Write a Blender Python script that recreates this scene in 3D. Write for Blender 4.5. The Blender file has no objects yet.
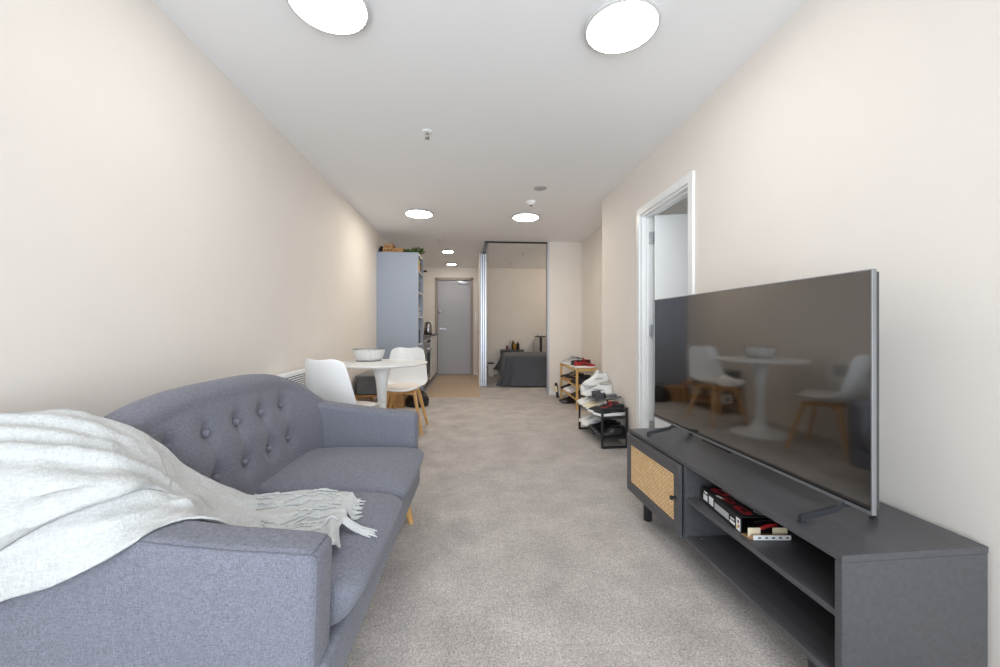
import bpy, bmesh, math, random
from mathutils import Vector, Matrix, noise
from mathutils.bvhtree import BVHTree
random.seed(7)
PI = math.pi
scn = bpy.context.scene
col = scn.collection

# ------------------------------------------------------------------ materials
def lin(c):
    return tuple((v/255/12.92 if v/255 <= .04045 else ((v/255+.055)/1.055)**2.4) for v in c)

def mat(name, rgb, rough=.6, metal=0., var=0., vscale=8., bump=0., bscale=60., spec=.5, coat=0., sheen=0., emit=None, estr=0., alpha=None):
    m = bpy.data.materials.new(name); m.use_nodes = True
    nt = m.node_tree; b = nt.nodes['Principled BSDF']
    c = lin(rgb) + (1,)
    b.inputs['Base Color'].default_value = c
    b.inputs['Roughness'].default_value = rough
    b.inputs['Metallic'].default_value = metal
    b.inputs['Specular IOR Level'].default_value = spec
    if coat: b.inputs['Coat Weight'].default_value = coat; b.inputs['Coat Roughness'].default_value = .05
    if sheen: b.inputs['Sheen Weight'].default_value = sheen; b.inputs['Sheen Roughness'].default_value = .5
    if emit: b.inputs['Emission Color'].default_value = tuple(emit)+(1,); b.inputs['Emission Strength'].default_value = estr
    tc = None
    if var or bump:
        tc = nt.nodes.new('ShaderNodeTexCoord')
    if var:
        n = nt.nodes.new('ShaderNodeTexNoise'); n.inputs['Scale'].default_value = vscale; n.inputs['Detail'].default_value = 4
        nt.links.new(tc.outputs['Object'], n.inputs['Vector'])
        r = nt.nodes.new('ShaderNodeMapRange')
        r.inputs['From Min'].default_value = .3; r.inputs['From Max'].default_value = .7
        r.inputs['To Min'].default_value = 1-var; r.inputs['To Max'].default_value = 1+var
        nt.links.new(n.outputs['Fac'], r.inputs['Value'])
        mx = nt.nodes.new('ShaderNodeVectorMath'); mx.operation = 'SCALE'
        mx.inputs[0].default_value = c[:3]
        nt.links.new(r.outputs['Result'], mx.inputs['Scale'])
        nt.links.new(mx.outputs['Vector'], b.inputs['Base Color'])
    if bump:
        n2 = nt.nodes.new('ShaderNodeTexNoise'); n2.inputs['Scale'].default_value = bscale; n2.inputs['Detail'].default_value = 3
        nt.links.new(tc.outputs['Object'], n2.inputs['Vector'])
        bp = nt.nodes.new('ShaderNodeBump'); bp.inputs['Strength'].default_value = bump; bp.inputs['Distance'].default_value = .01
        nt.links.new(n2.outputs['Fac'], bp.inputs['Height'])
        nt.links.new(bp.outputs['Normal'], b.inputs['Normal'])
    return m

def N(nt, t, **kw):
    n = nt.nodes.new(t)
    for k, v in kw.items():
        if k in n.inputs: n.inputs[k].default_value = v
        else: setattr(n, k, v)
    return n

def fabric_mat(name, rgb, rgb2, scale=1., bump=.25, rough=.9, holes=0.):
    """woven cloth: two crossed wave textures broken by noise"""
    m = bpy.data.materials.new(name); m.use_nodes = True
    nt = m.node_tree; b = nt.nodes['Principled BSDF']; L = nt.links.new
    b.inputs['Roughness'].default_value = rough; b.inputs['Specular IOR Level'].default_value = .2
    b.inputs['Sheen Weight'].default_value = .15
    tc = N(nt, 'ShaderNodeTexCoord')
    n1 = N(nt, 'ShaderNodeTexNoise', Scale=260*scale, Detail=2.)
    mp = N(nt, 'ShaderNodeMapping'); mp.inputs['Scale'].default_value = (1, 1, 6)
    mp2 = N(nt, 'ShaderNodeMapping'); mp2.inputs['Scale'].default_value = (6, 6, 1)
    L(tc.outputs['Object'], mp.inputs['Vector']); L(tc.outputs['Object'], mp2.inputs['Vector'])
    na = N(nt, 'ShaderNodeTexNoise', Scale=70*scale, Detail=3.); L(mp.outputs['Vector'], na.inputs['Vector'])
    nb = N(nt, 'ShaderNodeTexNoise', Scale=70*scale, Detail=3.); L(mp2.outputs['Vector'], nb.inputs['Vector'])
    L(tc.outputs['Object'], n1.inputs['Vector'])
    ad = N(nt, 'ShaderNodeMath', operation='ADD'); L(na.outputs['Fac'], ad.inputs[0]); L(nb.outputs['Fac'], ad.inputs[1])
    ad2 = N(nt, 'ShaderNodeMath', operation='ADD'); L(ad.outputs[0], ad2.inputs[0]); L(n1.outputs['Fac'], ad2.inputs[1])
    mr = N(nt, 'ShaderNodeMapRange'); mr.inputs['From Min'].default_value = 1.1; mr.inputs['From Max'].default_value = 1.9
    L(ad2.outputs[0], mr.inputs['Value'])
    mix = N(nt, 'ShaderNodeMix', data_type='RGBA')
    mix.inputs['A'].default_value = lin(rgb)+(1,); mix.inputs['B'].default_value = lin(rgb2)+(1,)
    for s in mix.inputs:
        if s.type == 'RGBA' and s.name == 'A': s.default_value = lin(rgb)+(1,)
        if s.type == 'RGBA' and s.name == 'B': s.default_value = lin(rgb2)+(1,)
    L(mr.outputs['Result'], mix.inputs[0])
    out = [o for o in mix.outputs if o.type == 'RGBA'][0]
    L(out, b.inputs['Base Color'])
    bp = N(nt, 'ShaderNodeBump'); bp.inputs['Strength'].default_value = bump; bp.inputs['Distance'].default_value = .004
    L(ad2.outputs[0], bp.inputs['Height']); L(bp.outputs['Normal'], b.inputs['Normal'])
    return m

def carpet_mat():
    m = bpy.data.materials.new('carpet'); m.use_nodes = True
    nt = m.node_tree; b = nt.nodes['Principled BSDF']; L = nt.links.new
    b.inputs['Roughness'].default_value = 1.; b.inputs['Specular IOR Level'].default_value = .05
    b.inputs['Sheen Weight'].default_value = .2
    tc = N(nt, 'ShaderNodeTexCoord')
    n1 = N(nt, 'ShaderNodeTexNoise', Scale=135., Detail=4., Roughness=.8)
    n2 = N(nt, 'ShaderNodeTexNoise', Scale=4.2, Detail=5., Roughness=.65)
    n3 = N(nt, 'ShaderNodeTexNoise', Scale=45., Detail=3.)
    for n in (n1, n2, n3): L(tc.outputs['Object'], n.inputs['Vector'])
    def mr(src, a, bb):
        r = N(nt, 'ShaderNodeMapRange'); r.inputs['From Min'].default_value = .3; r.inputs['From Max'].default_value = .7
        r.inputs['To Min'].default_value = a; r.inputs['To Max'].default_value = bb; L(src, r.inputs['Value']); return r.outputs['Result']
    p = N(nt, 'ShaderNodeMath', operation='MULTIPLY'); L(mr(n1.outputs['Fac'], .4, 1.58), p.inputs[0]); L(mr(n2.outputs['Fac'], .80, 1.18), p.inputs[1])
    q = N(nt, 'ShaderNodeMath', operation='MULTIPLY'); L(p.outputs[0], q.inputs[0]); L(mr(n3.outputs['Fac'], .9, 1.1), q.inputs[1])
    vm = N(nt, 'ShaderNodeVectorMath', operation='SCALE'); vm.inputs[0].default_value = lin(CARPET)
    L(q.outputs[0], vm.inputs['Scale']); L(vm.outputs['Vector'], b.inputs['Base Color'])
    bp = N(nt, 'ShaderNodeBump'); bp.inputs['Strength'].default_value = .6; bp.inputs['Distance'].default_value = .012
    L(n1.outputs['Fac'], bp.inputs['Height']); L(bp.outputs['Normal'], b.inputs['Normal'])
    return m

def wood_mat(name, c1, c2, axis='Z', scale=6., rough=.5):
    m = bpy.data.materials.new(name); m.use_nodes = True
    nt = m.node_tree; b = nt.nodes['Principled BSDF']; L = nt.links.new
    b.inputs['Roughness'].default_value = rough
    tc = N(nt, 'ShaderNodeTexCoord'); mp = N(nt, 'ShaderNodeMapping')
    s = {'X': (.08, 1, 1), 'Y': (1, .08, 1), 'Z': (1, 1, .08)}[axis]
    mp.inputs['Scale'].default_value = s
    L(tc.outputs['Object'], mp.inputs['Vector'])
    n = N(nt, 'ShaderNodeTexNoise', Scale=scale*12, Detail=5., Distortion=.6); L(mp.outputs['Vector'], n.inputs['Vector'])
    rp = N(nt, 'ShaderNodeValToRGB')
    rp.color_ramp.elements[0].position = .3; rp.color_ramp.elements[0].color = lin(c1)+(1,)
    rp.color_ramp.elements[1].position = .7; rp.color_ramp.elements[1].color = lin(c2)+(1,)
    L(n.outputs['Fac'], rp.inputs['Fac']); L(rp.outputs['Color'], b.inputs['Base Color'])
    return m

def rattan_mat():
    m = bpy.data.materials.new('rattan_weave'); m.use_nodes = True
    nt = m.node_tree; b = nt.nodes['Principled BSDF']; L = nt.links.new
    b.inputs['Roughness'].default_value = .6
    tc = N(nt, 'ShaderNodeTexCoord'); mp = N(nt, 'ShaderNodeMapping'); mp.inputs['Rotation'].default_value = (PI/2, 0, 0)
    sep = N(nt, 'ShaderNodeSeparateXYZ'); L(tc.outputs['Object'], sep.inputs[0])
    cmb = N(nt, 'ShaderNodeCombineXYZ'); L(sep.outputs['Y'], cmb.inputs['X']); L(sep.outputs['Z'], cmb.inputs['Y'])
    br = N(nt, 'ShaderNodeTexBrick', Scale=1.)
    br.inputs['Color1'].default_value = lin((244, 214, 168))+(1,); br.inputs['Color2'].default_value = lin((230, 194, 140))+(1,)
    br.inputs['Mortar'].default_value = lin((172, 130, 84))+(1,)
    br.inputs['Brick Width'].default_value = .026; br.inputs['Row Height'].default_value = .0115
    br.inputs['Mortar Size'].default_value = .0019; br.inputs['Mortar Smooth'].default_value = .5
    L(cmb.outputs[0], br.inputs['Vector'])
    L(br.outputs['Color'], b.inputs['Base Color'])
    bp = N(nt, 'ShaderNodeBump', invert=True); bp.inputs['Strength'].default_value = .7; bp.inputs['Distance'].default_value = .003
    L(br.outputs['Fac'], bp.inputs['Height']); L(bp.outputs['Normal'], b.inputs['Normal'])
    return m

def glass_mat(name, tint=(255, 255, 255), white=.0, trans=.9):
    m = bpy.data.materials.new(name); m.use_nodes = True
    nt = m.node_tree; L = nt.links.new
    for n in list(nt.nodes): nt.nodes.remove(n)
    o = N(nt, 'ShaderNodeOutputMaterial'); t = N(nt, 'ShaderNodeBsdfTransparent'); g = N(nt, 'ShaderNodeBsdfGlossy', Roughness=.03)
    t.inputs['Color'].default_value = lin(tint)+(1,)
    f = N(nt, 'ShaderNodeFresnel', IOR=1.45); mx = N(nt, 'ShaderNodeMixShader')
    L(f.outputs[0], mx.inputs[0]); L(t.outputs[0], mx.inputs[1]); L(g.outputs[0], mx.inputs[2])
    last = mx
    if white:
        d = N(nt, 'ShaderNodeBsdfDiffuse'); d.inputs['Color'].default_value = (.92, .93, .93, 1)
        m2 = N(nt, 'ShaderNodeMixShader'); m2.inputs[0].default_value = white
        L(mx.outputs[0], m2.inputs[1]); L(d.outputs[0], m2.inputs[2]); last = m2
    L(last.outputs[0], o.inputs['Surface'])
    return m

CARPET = (188, 181, 176)
M = {}
def setup_mats():
    M['wall'] = mat('wall_paint', (231, 225, 218), .75, var=.01, vscale=3, bump=.02, bscale=220)
    M['ceiling'] = mat('ceiling_paint', (240, 241, 242), .85, bump=.015, bscale=250)
    M['carpet'] = carpet_mat()
    M['vinyl'] = mat('entry_vinyl', (196, 172, 146), .45, var=.08, vscale=14, bump=.03)
    M['white'] = mat('white_gloss_paint', (236, 238, 238), .35)
    M['white_plastic'] = mat('white_plastic', (240, 242, 243), .3)
    M['cream_pad'] = mat('cream_pad', (236, 228, 220), .7, bump=.1)
    M['metal'] = mat('brushed_metal', (190, 192, 196), .3, metal=1.)
    M['hinge_metal'] = mat('hinge_metal', (168, 170, 172), .5, metal=.4)
    M['alu'] = mat('satin_aluminium', (198, 203, 212), .38, metal=.85)
    M['sofa'] = fabric_mat('grey_weave', (90, 92, 102), (132, 134, 146), 1.4, .3)
    M['sofa_dark'] = mat('seam_thread', (98, 98, 108), .9)
    M['throw'] = fabric_mat('throw_weave', (178, 180, 180), (197, 199, 199), .55, .5)
    M['fringe'] = mat('fringe_yarn', (198, 200, 200), .95)
    M['oak'] = wood_mat('oak', (196, 150, 92), (222, 178, 118), 'Z')
    M['bamboo'] = wood_mat('bamboo', (200, 156, 92), (226, 186, 120), 'Y')
    M['brownwood'] = wood_mat('brown_wood', (160, 112, 62), (192, 142, 86), 'Y')
    M['black_wood'] = wood_mat('black_ash', (68, 68, 71), (79, 79, 83), 'Y', 5., .36)
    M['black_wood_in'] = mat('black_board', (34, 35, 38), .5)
    M['black_metal'] = mat('black_metal', (34, 34, 36), .4)
    M['rattan'] = rattan_mat()
    M['screen'] = mat('tv_glass', (18, 14, 12), .055); M['screen'].node_tree.nodes['Principled BSDF'].inputs['IOR'].default_value = 2.75
    M['tv_edge'] = mat('tv_edge', (150, 152, 156), .35, metal=.7)
    M['tv_back'] = mat('tv_back', (60, 61, 63), .5)
    M['tv_foot'] = mat('tv_foot', (70, 72, 76), .35, metal=.6)
    M['panel_blue'] = mat('blue_grey_panel', (150, 160, 176), .55)
    M['door_grey'] = mat('grey_door', (176, 178, 186), .5)
    M['door_frame'] = mat('taupe_frame', (165, 154, 146), .55)
    M['kitchen_grey'] = mat('kitchen_grey', (128, 128, 130), .45)
    M['counter'] = mat('counter_grey', (92, 92, 94), .35, var=.1, vscale=60)
    M['steel'] = mat('steel', (170, 170, 170), .25, metal=1.)
    M['black_plastic'] = mat('black_plastic', (22, 22, 24), .35)
    M['black_leather'] = mat('black_leather', (30, 30, 33), .22, bump=.05)
    M['towel'] = mat('pale_green_towel', (206, 216, 206), .95, bump=.2)
    M['duvet'] = fabric_mat('dark_grey_bedding', (72, 75, 82), (92, 95, 102), .5, .2)
    M['mattress'] = mat('mattress', (200, 200, 200), .9)
    M['grey_felt'] = mat('grey_felt', (170, 168, 166), .9)
    M['gold'] = mat('amber_bottle', (168, 122, 40), .25)
    M['card'] = mat('cardboard', (178, 138, 92), .85, var=.05)
    M['green'] = mat('green_leaf', (92, 122, 52), .6, var=.35, vscale=25)
    M['glass'] = glass_mat('window_glass')
    M['bowl'] = glass_mat('ribbed_glass', white=.5)
    M['tub'] = mat('grey_tub_plastic', (104, 108, 114), .3, var=.2, vscale=9)
    M['red'] = mat('red', (166, 36, 42), .5)
    M['cream'] = mat('cream', (226, 214, 184), .7)
    M['light_grey'] = mat('light_grey', (176, 178, 180), .7)
    M['mid_grey'] = mat('mid_grey', (104, 106, 110), .8)
    M['dark_grey'] = mat('dark_grey', (58, 60, 64), .8)
    M['shoe_white'] = mat('shoe_white', (232, 232, 230), .55, bump=.05)
    M['shoe_black'] = mat('shoe_black', (30, 30, 33), .65)
    M['tan'] = mat('tan', (172, 124, 84), .7)
    M['yellow'] = mat('yellow', (222, 200, 90), .7)
    M['blue_fabric'] = mat('blue_fabric', (92, 104, 130), .9, bump=.2)
    M['pale_fabric'] = mat('pale_fabric', (214, 210, 206), .9, bump=.2)
    M['grey_fabric'] = mat('grey_fabric', (120, 120, 124), .9, bump=.2)
    M['rim'] = mat('lamp_rim', (206, 206, 206), .5)
    M['lamp'] = mat('lamp_diffuser', (255, 255, 255), .5, emit=(1., .915, .80), estr=LAMP)
    M['lamp_low'] = mat('dimmed_lamp_diffuser', (255, 255, 255), .5, emit=(1., .94, .87), estr=LAMP*.42)
    M['plum'] = mat('plum', (120, 60, 90), .6)

LAMP = 40.0
setup_mats()

# ------------------------------------------------------------------ mesh helpers
class MB:
    """collects shapes for ONE mesh; every shape may carry its own material slot"""
    def __init__(s): s.v = []; s.f = []; s.m = []
    def add(s, v, f, mi=0):
        o = len(s.v); s.v += [tuple(p) for p in v]; s.f += [tuple(i+o for i in q) for q in f]; s.m += [mi]*len(f); return s
    def box(s, x0, x1, y0, y1, z0, z1, bev=0., mi=0, seg=2):
        bm = bmesh.new(); bmesh.ops.create_cube(bm, size=1)
        for v in bm.verts: v.co = Vector(((x0+x1)/2+v.co.x*(x1-x0), (y0+y1)/2+v.co.y*(y1-y0), (z0+z1)/2+v.co.z*(z1-z0)))
        if bev: bmesh.ops.bevel(bm, geom=bm.edges[:], offset=bev, segments=seg, affect='EDGES', profile=.5)
        bm.verts.index_update()
        s.add([v.co for v in bm.verts], [[v.index for v in f.verts] for f in bm.faces], mi); bm.free(); return s
    def loft(s, secs, cap=True, closed=True, mi=0):
        n = len(secs[0]); v = [p for q in secs for p in q]; f = []
        for i in range(len(secs)-1):
            for j in range(n if closed else n-1):
                k = (j+1) % n
                f.append((i*n+j, i*n+k, (i+1)*n+k, (i+1)*n+j))
        if cap and closed:
            f.append(tuple(range(n))[::-1]); f.append(tuple((len(secs)-1)*n+j for j in range(n)))
        return s.add(v, f, mi)
    def lathe(s, prof, c=(0, 0, 0), n=32, mi=0, cap=True, rib=0., ribs=0):
        secs = []
        for r, z in prof:
            secs.append([(c[0]+r*(1+(rib*math.cos(ribs*2*PI*j/n) if ribs else 0))*math.cos(2*PI*j/n),
                          c[1]+r*(1+(rib*math.cos(ribs*2*PI*j/n) if ribs else 0))*math.sin(2*PI*j/n), c[2]+z) for j in range(n)])
        return s.loft(secs, cap, True, mi)
    def tube(s, pts, r, n=8, mi=0):
        pts = [Vector(p) for p in pts]; secs = []
        rr = r if isinstance(r, (list, tuple)) else [r]*len(pts)
        for i, p in enumerate(pts):
            t = (pts[min(i+1, len(pts)-1)]-pts[max(i-1, 0)]).normalized()
            a = Vector((0, 0, 1)) if abs(t.z) < .9 else Vector((1, 0, 0))
            u = t.cross(a).normalized(); w = t.cross(u).normalized()
            secs.append([p+(u*math.cos(2*PI*j/n)+w*math.sin(2*PI*j/n))*rr[i] for j in range(n)])
        return s.loft(secs, True, True, mi)
    def bar(s, a, b, w, h=None, mi=0, bev=0):
        """rectangular bar from a to b"""
        a = Vector(a); b = Vector(b); h = h or w; t = (b-a).normalized()
        up = Vector((0, 0, 1)) if abs(t.z) < .9 else Vector((0, 1, 0))
        u = t.cross(up).normalized(); k = u.cross(t).normalized()
        secs = [[p+u*x*w/2+k*y*h/2 for x, y in ((-1, -1), (1, -1), (1, 1), (-1, 1))] for p in (a, b)]
        return s.loft(secs, True, True, mi)
    def build(s, name, mats, parent=None, smooth=False, loc=None, rot=None, auto=None):
        me = bpy.data.meshes.new(name); me.from_pydata(s.v, [], s.f)
        mats = mats if isinstance(mats, (list, tuple)) else [mats]
        for m in mats: me.materials.append(M[m] if isinstance(m, str) else m)
        for p, mi in zip(me.polygons, s.m): p.material_index = mi
        bm = bmesh.new(); bm.from_mesh(me); bmesh.ops.recalc_face_normals(bm, faces=bm.faces[:]); bm.to_mesh(me); bm.free()
        if smooth:
            for p in me.polygons: p.use_smooth = True
            try: me.set_sharp_from_angle(angle=math.radians(auto or 40))
            except Exception: pass
        o = bpy.data.objects.new(name, me); col.objects.link(o)
        if parent: o.parent = parent
        if loc: o.location = loc
        if rot: o.rotation_euler = rot
        return o

def tag(o, label=None, cat=None, group=None, kind=None):
    if label: o['label'] = label
    if cat: o['category'] = cat
    if group: o['group'] = group
    if kind: o['kind'] = kind
    return o
def thing(name, label, cat, loc=(0, 0, 0), rz=0., group=None):
    o = bpy.data.objects.new(name, None); col.objects.link(o); o.empty_display_size = .05
    o.location = loc; o.rotation_euler = (0, 0, rz)
    return tag(o, label, cat, group)
def struct(name, mb, m, parent=None, **kw):
    o = mb.build(name, m, parent, **kw)
    if not parent: o['kind'] = 'structure'
    return o
def copy_tree(o, parent=None):
    c = o.copy(); col.objects.link(c)
    if parent: c.parent = parent
    for ch in list(o.children): copy_tree(ch, c)
    return c
def label_part(o, text): o['label'] = text; return o

# ------------------------------------------------------------------ the room
H = 2.4; XL = -1.31; XR = 1.384; XA = 1.74; YB = 6.08; YF = 8.82; YW = -1.3
def build_room():
    struct('floor', MB().box(XL-.12, 3.6, YW-.1, YF+.12, -.1, 0), 'carpet')
    struct('floor_entry', MB().box(-.72, .145, 5.95, YF, 0, .004), 'vinyl')
    struct('ceiling', MB().box(XL-.12, 3.6, YW-.1, YF+.12, H, H+.12), 'ceiling')
    struct('wall_left', MB().box(XL-.12, XL, YW-.1, YF+.12, 0, H), 'wall')
    # right wall with its doorway (opening Y 2.42..3.115, up to 1.98), its return and the alcove side
    D0, D1, DH = 2.385, 3.115, 1.975
    w = MB().box(XR, XR+.1, YW-.1, D0, 0, H).box(XR, XR+.1, D1, 4.06, 0, H).box(XR, XR+.1, D0, D1, DH, H)
    w.box(XR+.1, XA+.1, 3.96, 4.06, 0, H)
    struct('wall_right', w, 'wall')
    struct('wall_alcove', MB().box(XA, XA+.1, 4.06, YB, 0, H), 'wall')
    struct('wall_bedroom_front', MB().box(1.225, 3.6, YB, YB+.1, 0, H), 'wall')
    struct('wall_bedroom_right', MB().box(3.48, 3.6, YB+.1, YF, 0, H), 'wall')
    # far wall with the entrance door opening
    E0, E1, EH = -.80, .045, 2.175
    f = MB().box(XL, E0, YF, YF+.12, 0, H).box(E1, 3.6, YF, YF+.12, 0, H).box(E0, E1, YF, YF+.12, EH, H)
    struct('wall_far', f, 'wall')
    struct('wall_hall', MB().box(.145, .165, 7.0, YF, 0, H), 'wall')
    # room behind the right doorway
    struct('wall_side_room_far', MB().box(3.48, 3.6, .4, 3.96, 0, H), 'wall')
    struct('wall_side_room_back', MB().box(XR+.1, 3.6, 3.9, 3.96, 0, H), 'wall')
    struct('wall_side_room_front', MB().box(XR+.1, 1.9, .3, .4, 0, H).box(3.2, 3.6, .3, .4, 0, H).box(1.9, 3.2, .3, .4, 0, .9).box(1.9, 3.2, .3, .4, 2.0, H), 'wall')
    w2 = struct('added_window', MB().box(1.9, 1.95, .32, .38, .9, 2.0).box(3.15, 3.2, .32, .38, .9, 2.0).box(1.95, 3.15, .32, .38, .9, .95).box(1.95, 3.15, .32, .38, 1.95, 2.0), 'alu')  # unseen window, added to brighten the open door leaf
    MB().box(1.95, 3.15, .347, .353, .95, 1.95).build('pane', 'glass', w2)
    # end wall behind the camera with a wide glazed opening
    b = MB().box(XL, -1.2, YW-.1, YW, 0, H).box(1.27, XR, YW-.1, YW, 0, H).box(-1.2, 1.27, YW-.1, YW, 2.3, H).box(-1.2, 1.27, YW-.1, YW, 0, .06)
    struct('wall_back', b, 'wall')
    wf = MB()
    for x in (-1.2, .01, 1.22): wf.box(x, x+.05, YW-.08, YW-.02, .06, 2.3)
    wf.box(-1.2, 1.27, YW-.08, YW-.02, .06, .12).box(-1.2, 1.27, YW-.08, YW-.02, 2.24, 2.3)
    win = struct('window_1', wf, 'alu')
    MB().box(-1.15, .01, YW-.056, YW-.050, .12, 2.24).build('pane', 'glass', win)
    MB().box(.06, 1.22, YW-.056, YW-.050, .12, 2.24).build('pane', 'glass', win)
    # architrave and jamb of the right doorway
    a = .052; t = MB()
    for y0, y1 in ((D0-a, D0+.004), (D1-.004, D1+a)): t.box(XR-.016, XR, y0, y1, 0, DH+a, .003)
    t.box(XR-.0158, XR, D0+.004, D1-.004, DH-.004, DH+a, .003)
    t.box(XR+.0005, XR+.1, D0+.0005, D0+.02, 0, DH-.001).box(XR+.0005, XR+.1, D1-.02, D1-.0005, 0, DH-.001).box(XR+.0005, XR+.1, D0+.02, D1-.02, DH-.02, DH-.0005)
    t.box(XR+.035, XR+.055, D1-.034, D1-.0201, 0, DH-.0201).box(XR+.035, XR+.055, D0+.0201, D1-.034, DH-.034, DH-.0201)
    struct('trim_1', t, 'white')
    # the white door leaf, opened into the side room from its far jamb
    dr = struct('door_1', MB().box(0, .69, -.036, 0, .008, DH-.023, .002), 'white', loc=None)
    dr.location = (XR+.090, D1-.046, 0); dr.rotation_euler = (0, 0, math.radians(-14))
    for z in (.25, 1.03, 1.78):
        h = MB().box(-.004, .0, -.036, -.004, z-.045, z+.045, .001)
        h.tube([(-.009, -.001, z-.048), (-.009, -.001, z+.048)], .0075, 12)
        h.box(-.036, -.010, .004, .010, z-.045, z+.045, .001)
        h.build('hinge', 'hinge_metal', dr, True)
    k = MB().lathe([(.026, 0), (.026, .008), (.01, .01), (.01, .04)], n=20)
    k.bar((0, 0, .04), (-.11, 0, .04), .018, .014)
    hd = k.build('door_handle', 'metal', dr, True, loc=(.63, -.036, 1.0), rot=(PI/2, 0, 0))
    # entrance door
    e = MB().box(-.745, -.005, YF+.02, YF+.06, .012, 2.118, .002)
    ed = struct('door_2', e, 'door_grey')
    m = MB().lathe([(.028, 0), (.028, .01), (.011, .012), (.011, .05)], n=20); m.bar((0, 0, .048), (.12, 0, .048), .02, .016)
    m.build('lever_handle', 'metal', ed, True, loc=(-.685, YF+.02, 1.03), rot=(PI/2, 0, 0))
    m = MB().lathe([(.034, 0), (.034, .022), (.022, .03)], n=20).build('deadbolt', 'metal', ed, True, loc=(-.70, YF+.02, 1.42), rot=(PI/2, 0, 0))
    c = MB().box(-.29, -.06, YF-.035, YF+.018, 2.035, 2.10, .008)
    cl = c.build('door_closer', 'alu', ed, True)
    MB().bar((-.2, YF-.01, 2.10), (-.17, YF-.06, 2.125), .022, .012).bar((-.17, YF-.06, 2.125), (-.1, YF-.023, 2.14), .022, .012).build('closer_arm', 'metal', cl)
    fr = MB().box(-.80, -.75, YF-.02, YF+.12, 0, 2.175, .004).box(0, .05, YF-.02, YF+.12, 0, 2.175, .004).box(-.80, .05, YF-.02, YF+.12, 2.122, 2.175, .004)
    fr.box(-.76, .01, YF+.06, YF+.12, 0, 2.125)
    struct('trim_2', fr, 'door_frame')
    # low skirting in the alcove and on the far walls
    struct('baseboard_alcove', MB().box(XA-.012, XA, 4.06, YB, 0, .06, .003).box(1.225, XA-.012, YB-.012, YB, 0, .06, .003), 'white')
    struct('baseboard_far', MB().box(.06, .145, YF-.012, YF, 0, .06, .003).box(.165, 3.4, YF-.012, YF, 0, .06, .003), 'white')
    # aluminium head track and jamb of the sliding bedroom screens
    tr = MB().box(.215, 1.225, YB+.01, YB+.05, H-.022, H, .002).box(.215, .262, YB+.05, 6.98, H-.022, H, .002)
    struct('trim_3', tr, 'black_metal')
    j = MB().box(1.195, 1.225, YB-.005, YB+.105, 0, H-.001, .003)
    struct('trim_4', j, 'alu')
build_room()

def sliding_screens():
    for i, x in enumerate((.167, .2045, .242)):
        t = thing('sliding_screen', ['aluminium framed screen nearest the entrance hall, first of the stacked three', 'middle one of the three stacked aluminium framed screens',
                  'aluminium framed screen on the bedroom side, last of the stacked three'][i], 'sliding screen', (x+.0175, 6.97, .0), 0, 'stacked bedroom screens')
        w = .029; L = .98; h = H-.03; f = MB()
        f.box(-w/2, w/2, 0, .045, .012, h, .003).box(-w/2, w/2, L-.045, L, .012, h, .003)
        f.box(-w/2, w/2, .045, L-.045, .012, .07).box(-w/2, w/2, .045, L-.045, h-.05, h)
        f.box(-w/2-.0015, w/2+.0015, .018, .026, .02, h-.01)
        f.build('frame', 'alu', t)
        MB().box(-.004, .004, .04, L-.04, .06, h-.045).build('panel', 'white_plastic', t)
sliding_screens()

# ------------------------------------------------------------------ ceiling fittings
def ceiling_lamp(x, y, label):
    r = .163 if y < 6 else .105
    t = thing('ceiling_lamp', label, 'ceiling light', (x, y, H), 0, 'round white ceiling lights')
    MB().lathe([(r-.02, 0), (r-.012, -.004), (r-.004, -.010), (r, -.016), (r, -.024), (r-.006, -.028), (r-.016, -.028)], n=56).build('rim', 'rim', t, True)
    prof = [(r-.012, -.0265), (r-.014, -.030)] + [((r-.014)*math.cos(a*PI/12), -.030-.006*math.sin(a*PI/12)) for a in range(1, 6)] + [(.001, -.036)]
    MB().lathe(prof, n=56).build('diffuser', 'lamp' if y > 3 else 'lamp_low', t, True)
for x, y, l in ((-.585, 1.66, 'large round ceiling light cut by the top edge, on the sofa side'), (.665, 1.69, 'large round ceiling light in front of the white doorway, on the television side'),
                (-.605, 4.62, 'round ceiling light above the dining table'), (.655, 4.67, 'round ceiling light in front of the bedroom opening'),
                (-.40, 6.86, 'round ceiling light over the entrance hall, farther from the grey door'), (-.405, 8.22, 'round ceiling light right in front of the grey entrance door')):
    ceiling_lamp(x, y, l)
def sprinkler(x, y, label):
    t = thing('sprinkler', label, 'sprinkler', (x, y, H), 0, 'ceiling sprinklers')
    MB().lathe([(.034, 0), (.034, -.004), (.026, -.009), (.012, -.010)], n=24).build('escutcheon', 'white', t, True)
    h = MB().lathe([(.010, -.008), (.010, -.022), (.006, -.026)], n=14)
    h.tube([(.008, 0, -.02), (.011, 0, -.034), (.003, 0, -.046)], .002, 6).tube([(-.008, 0, -.02), (-.011, 0, -.034), (-.003, 0, -.046)], .002, 6)
    h.lathe([(.004, -.044), (.017, -.048), (.017, -.050), (.003, -.051)], n=18)
    h.build('sprinkler_head', 'metal', t, True)
sprinkler(-.30, 2.72, 'sprinkler on the open ceiling between the near and far lights')
sprinkler(-.47, 5.95, 'sprinkler just in front of the hall ceiling lights')
sprinkler(.93, 6.95, 'sprinkler on the bedroom ceiling, nearer the opening')
sprinkler(.83, 8.0, 'sprinkler deep on the bedroom ceiling, near the back wall')
t = thing('smoke_detector', 'small domed white smoke detector beside the far ceiling light', 'smoke detector', (.64, 4.15, H))
MB().lathe([(.052, 0), (.052, -.012), (.046, -.022), (.034, -.034), (.018, -.040), (.002, -.041)], n=32).build('dome', 'white', t, True)
MB().lathe([(.015, -.036), (.013, -.046), (.002, -.047)], n=18).build('sensor', 'black_plastic', t, True)
t = thing('ceiling_vent', 'flat round grey vent disc flush on the ceiling', 'vent', (.665, 3.74, H))
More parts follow.
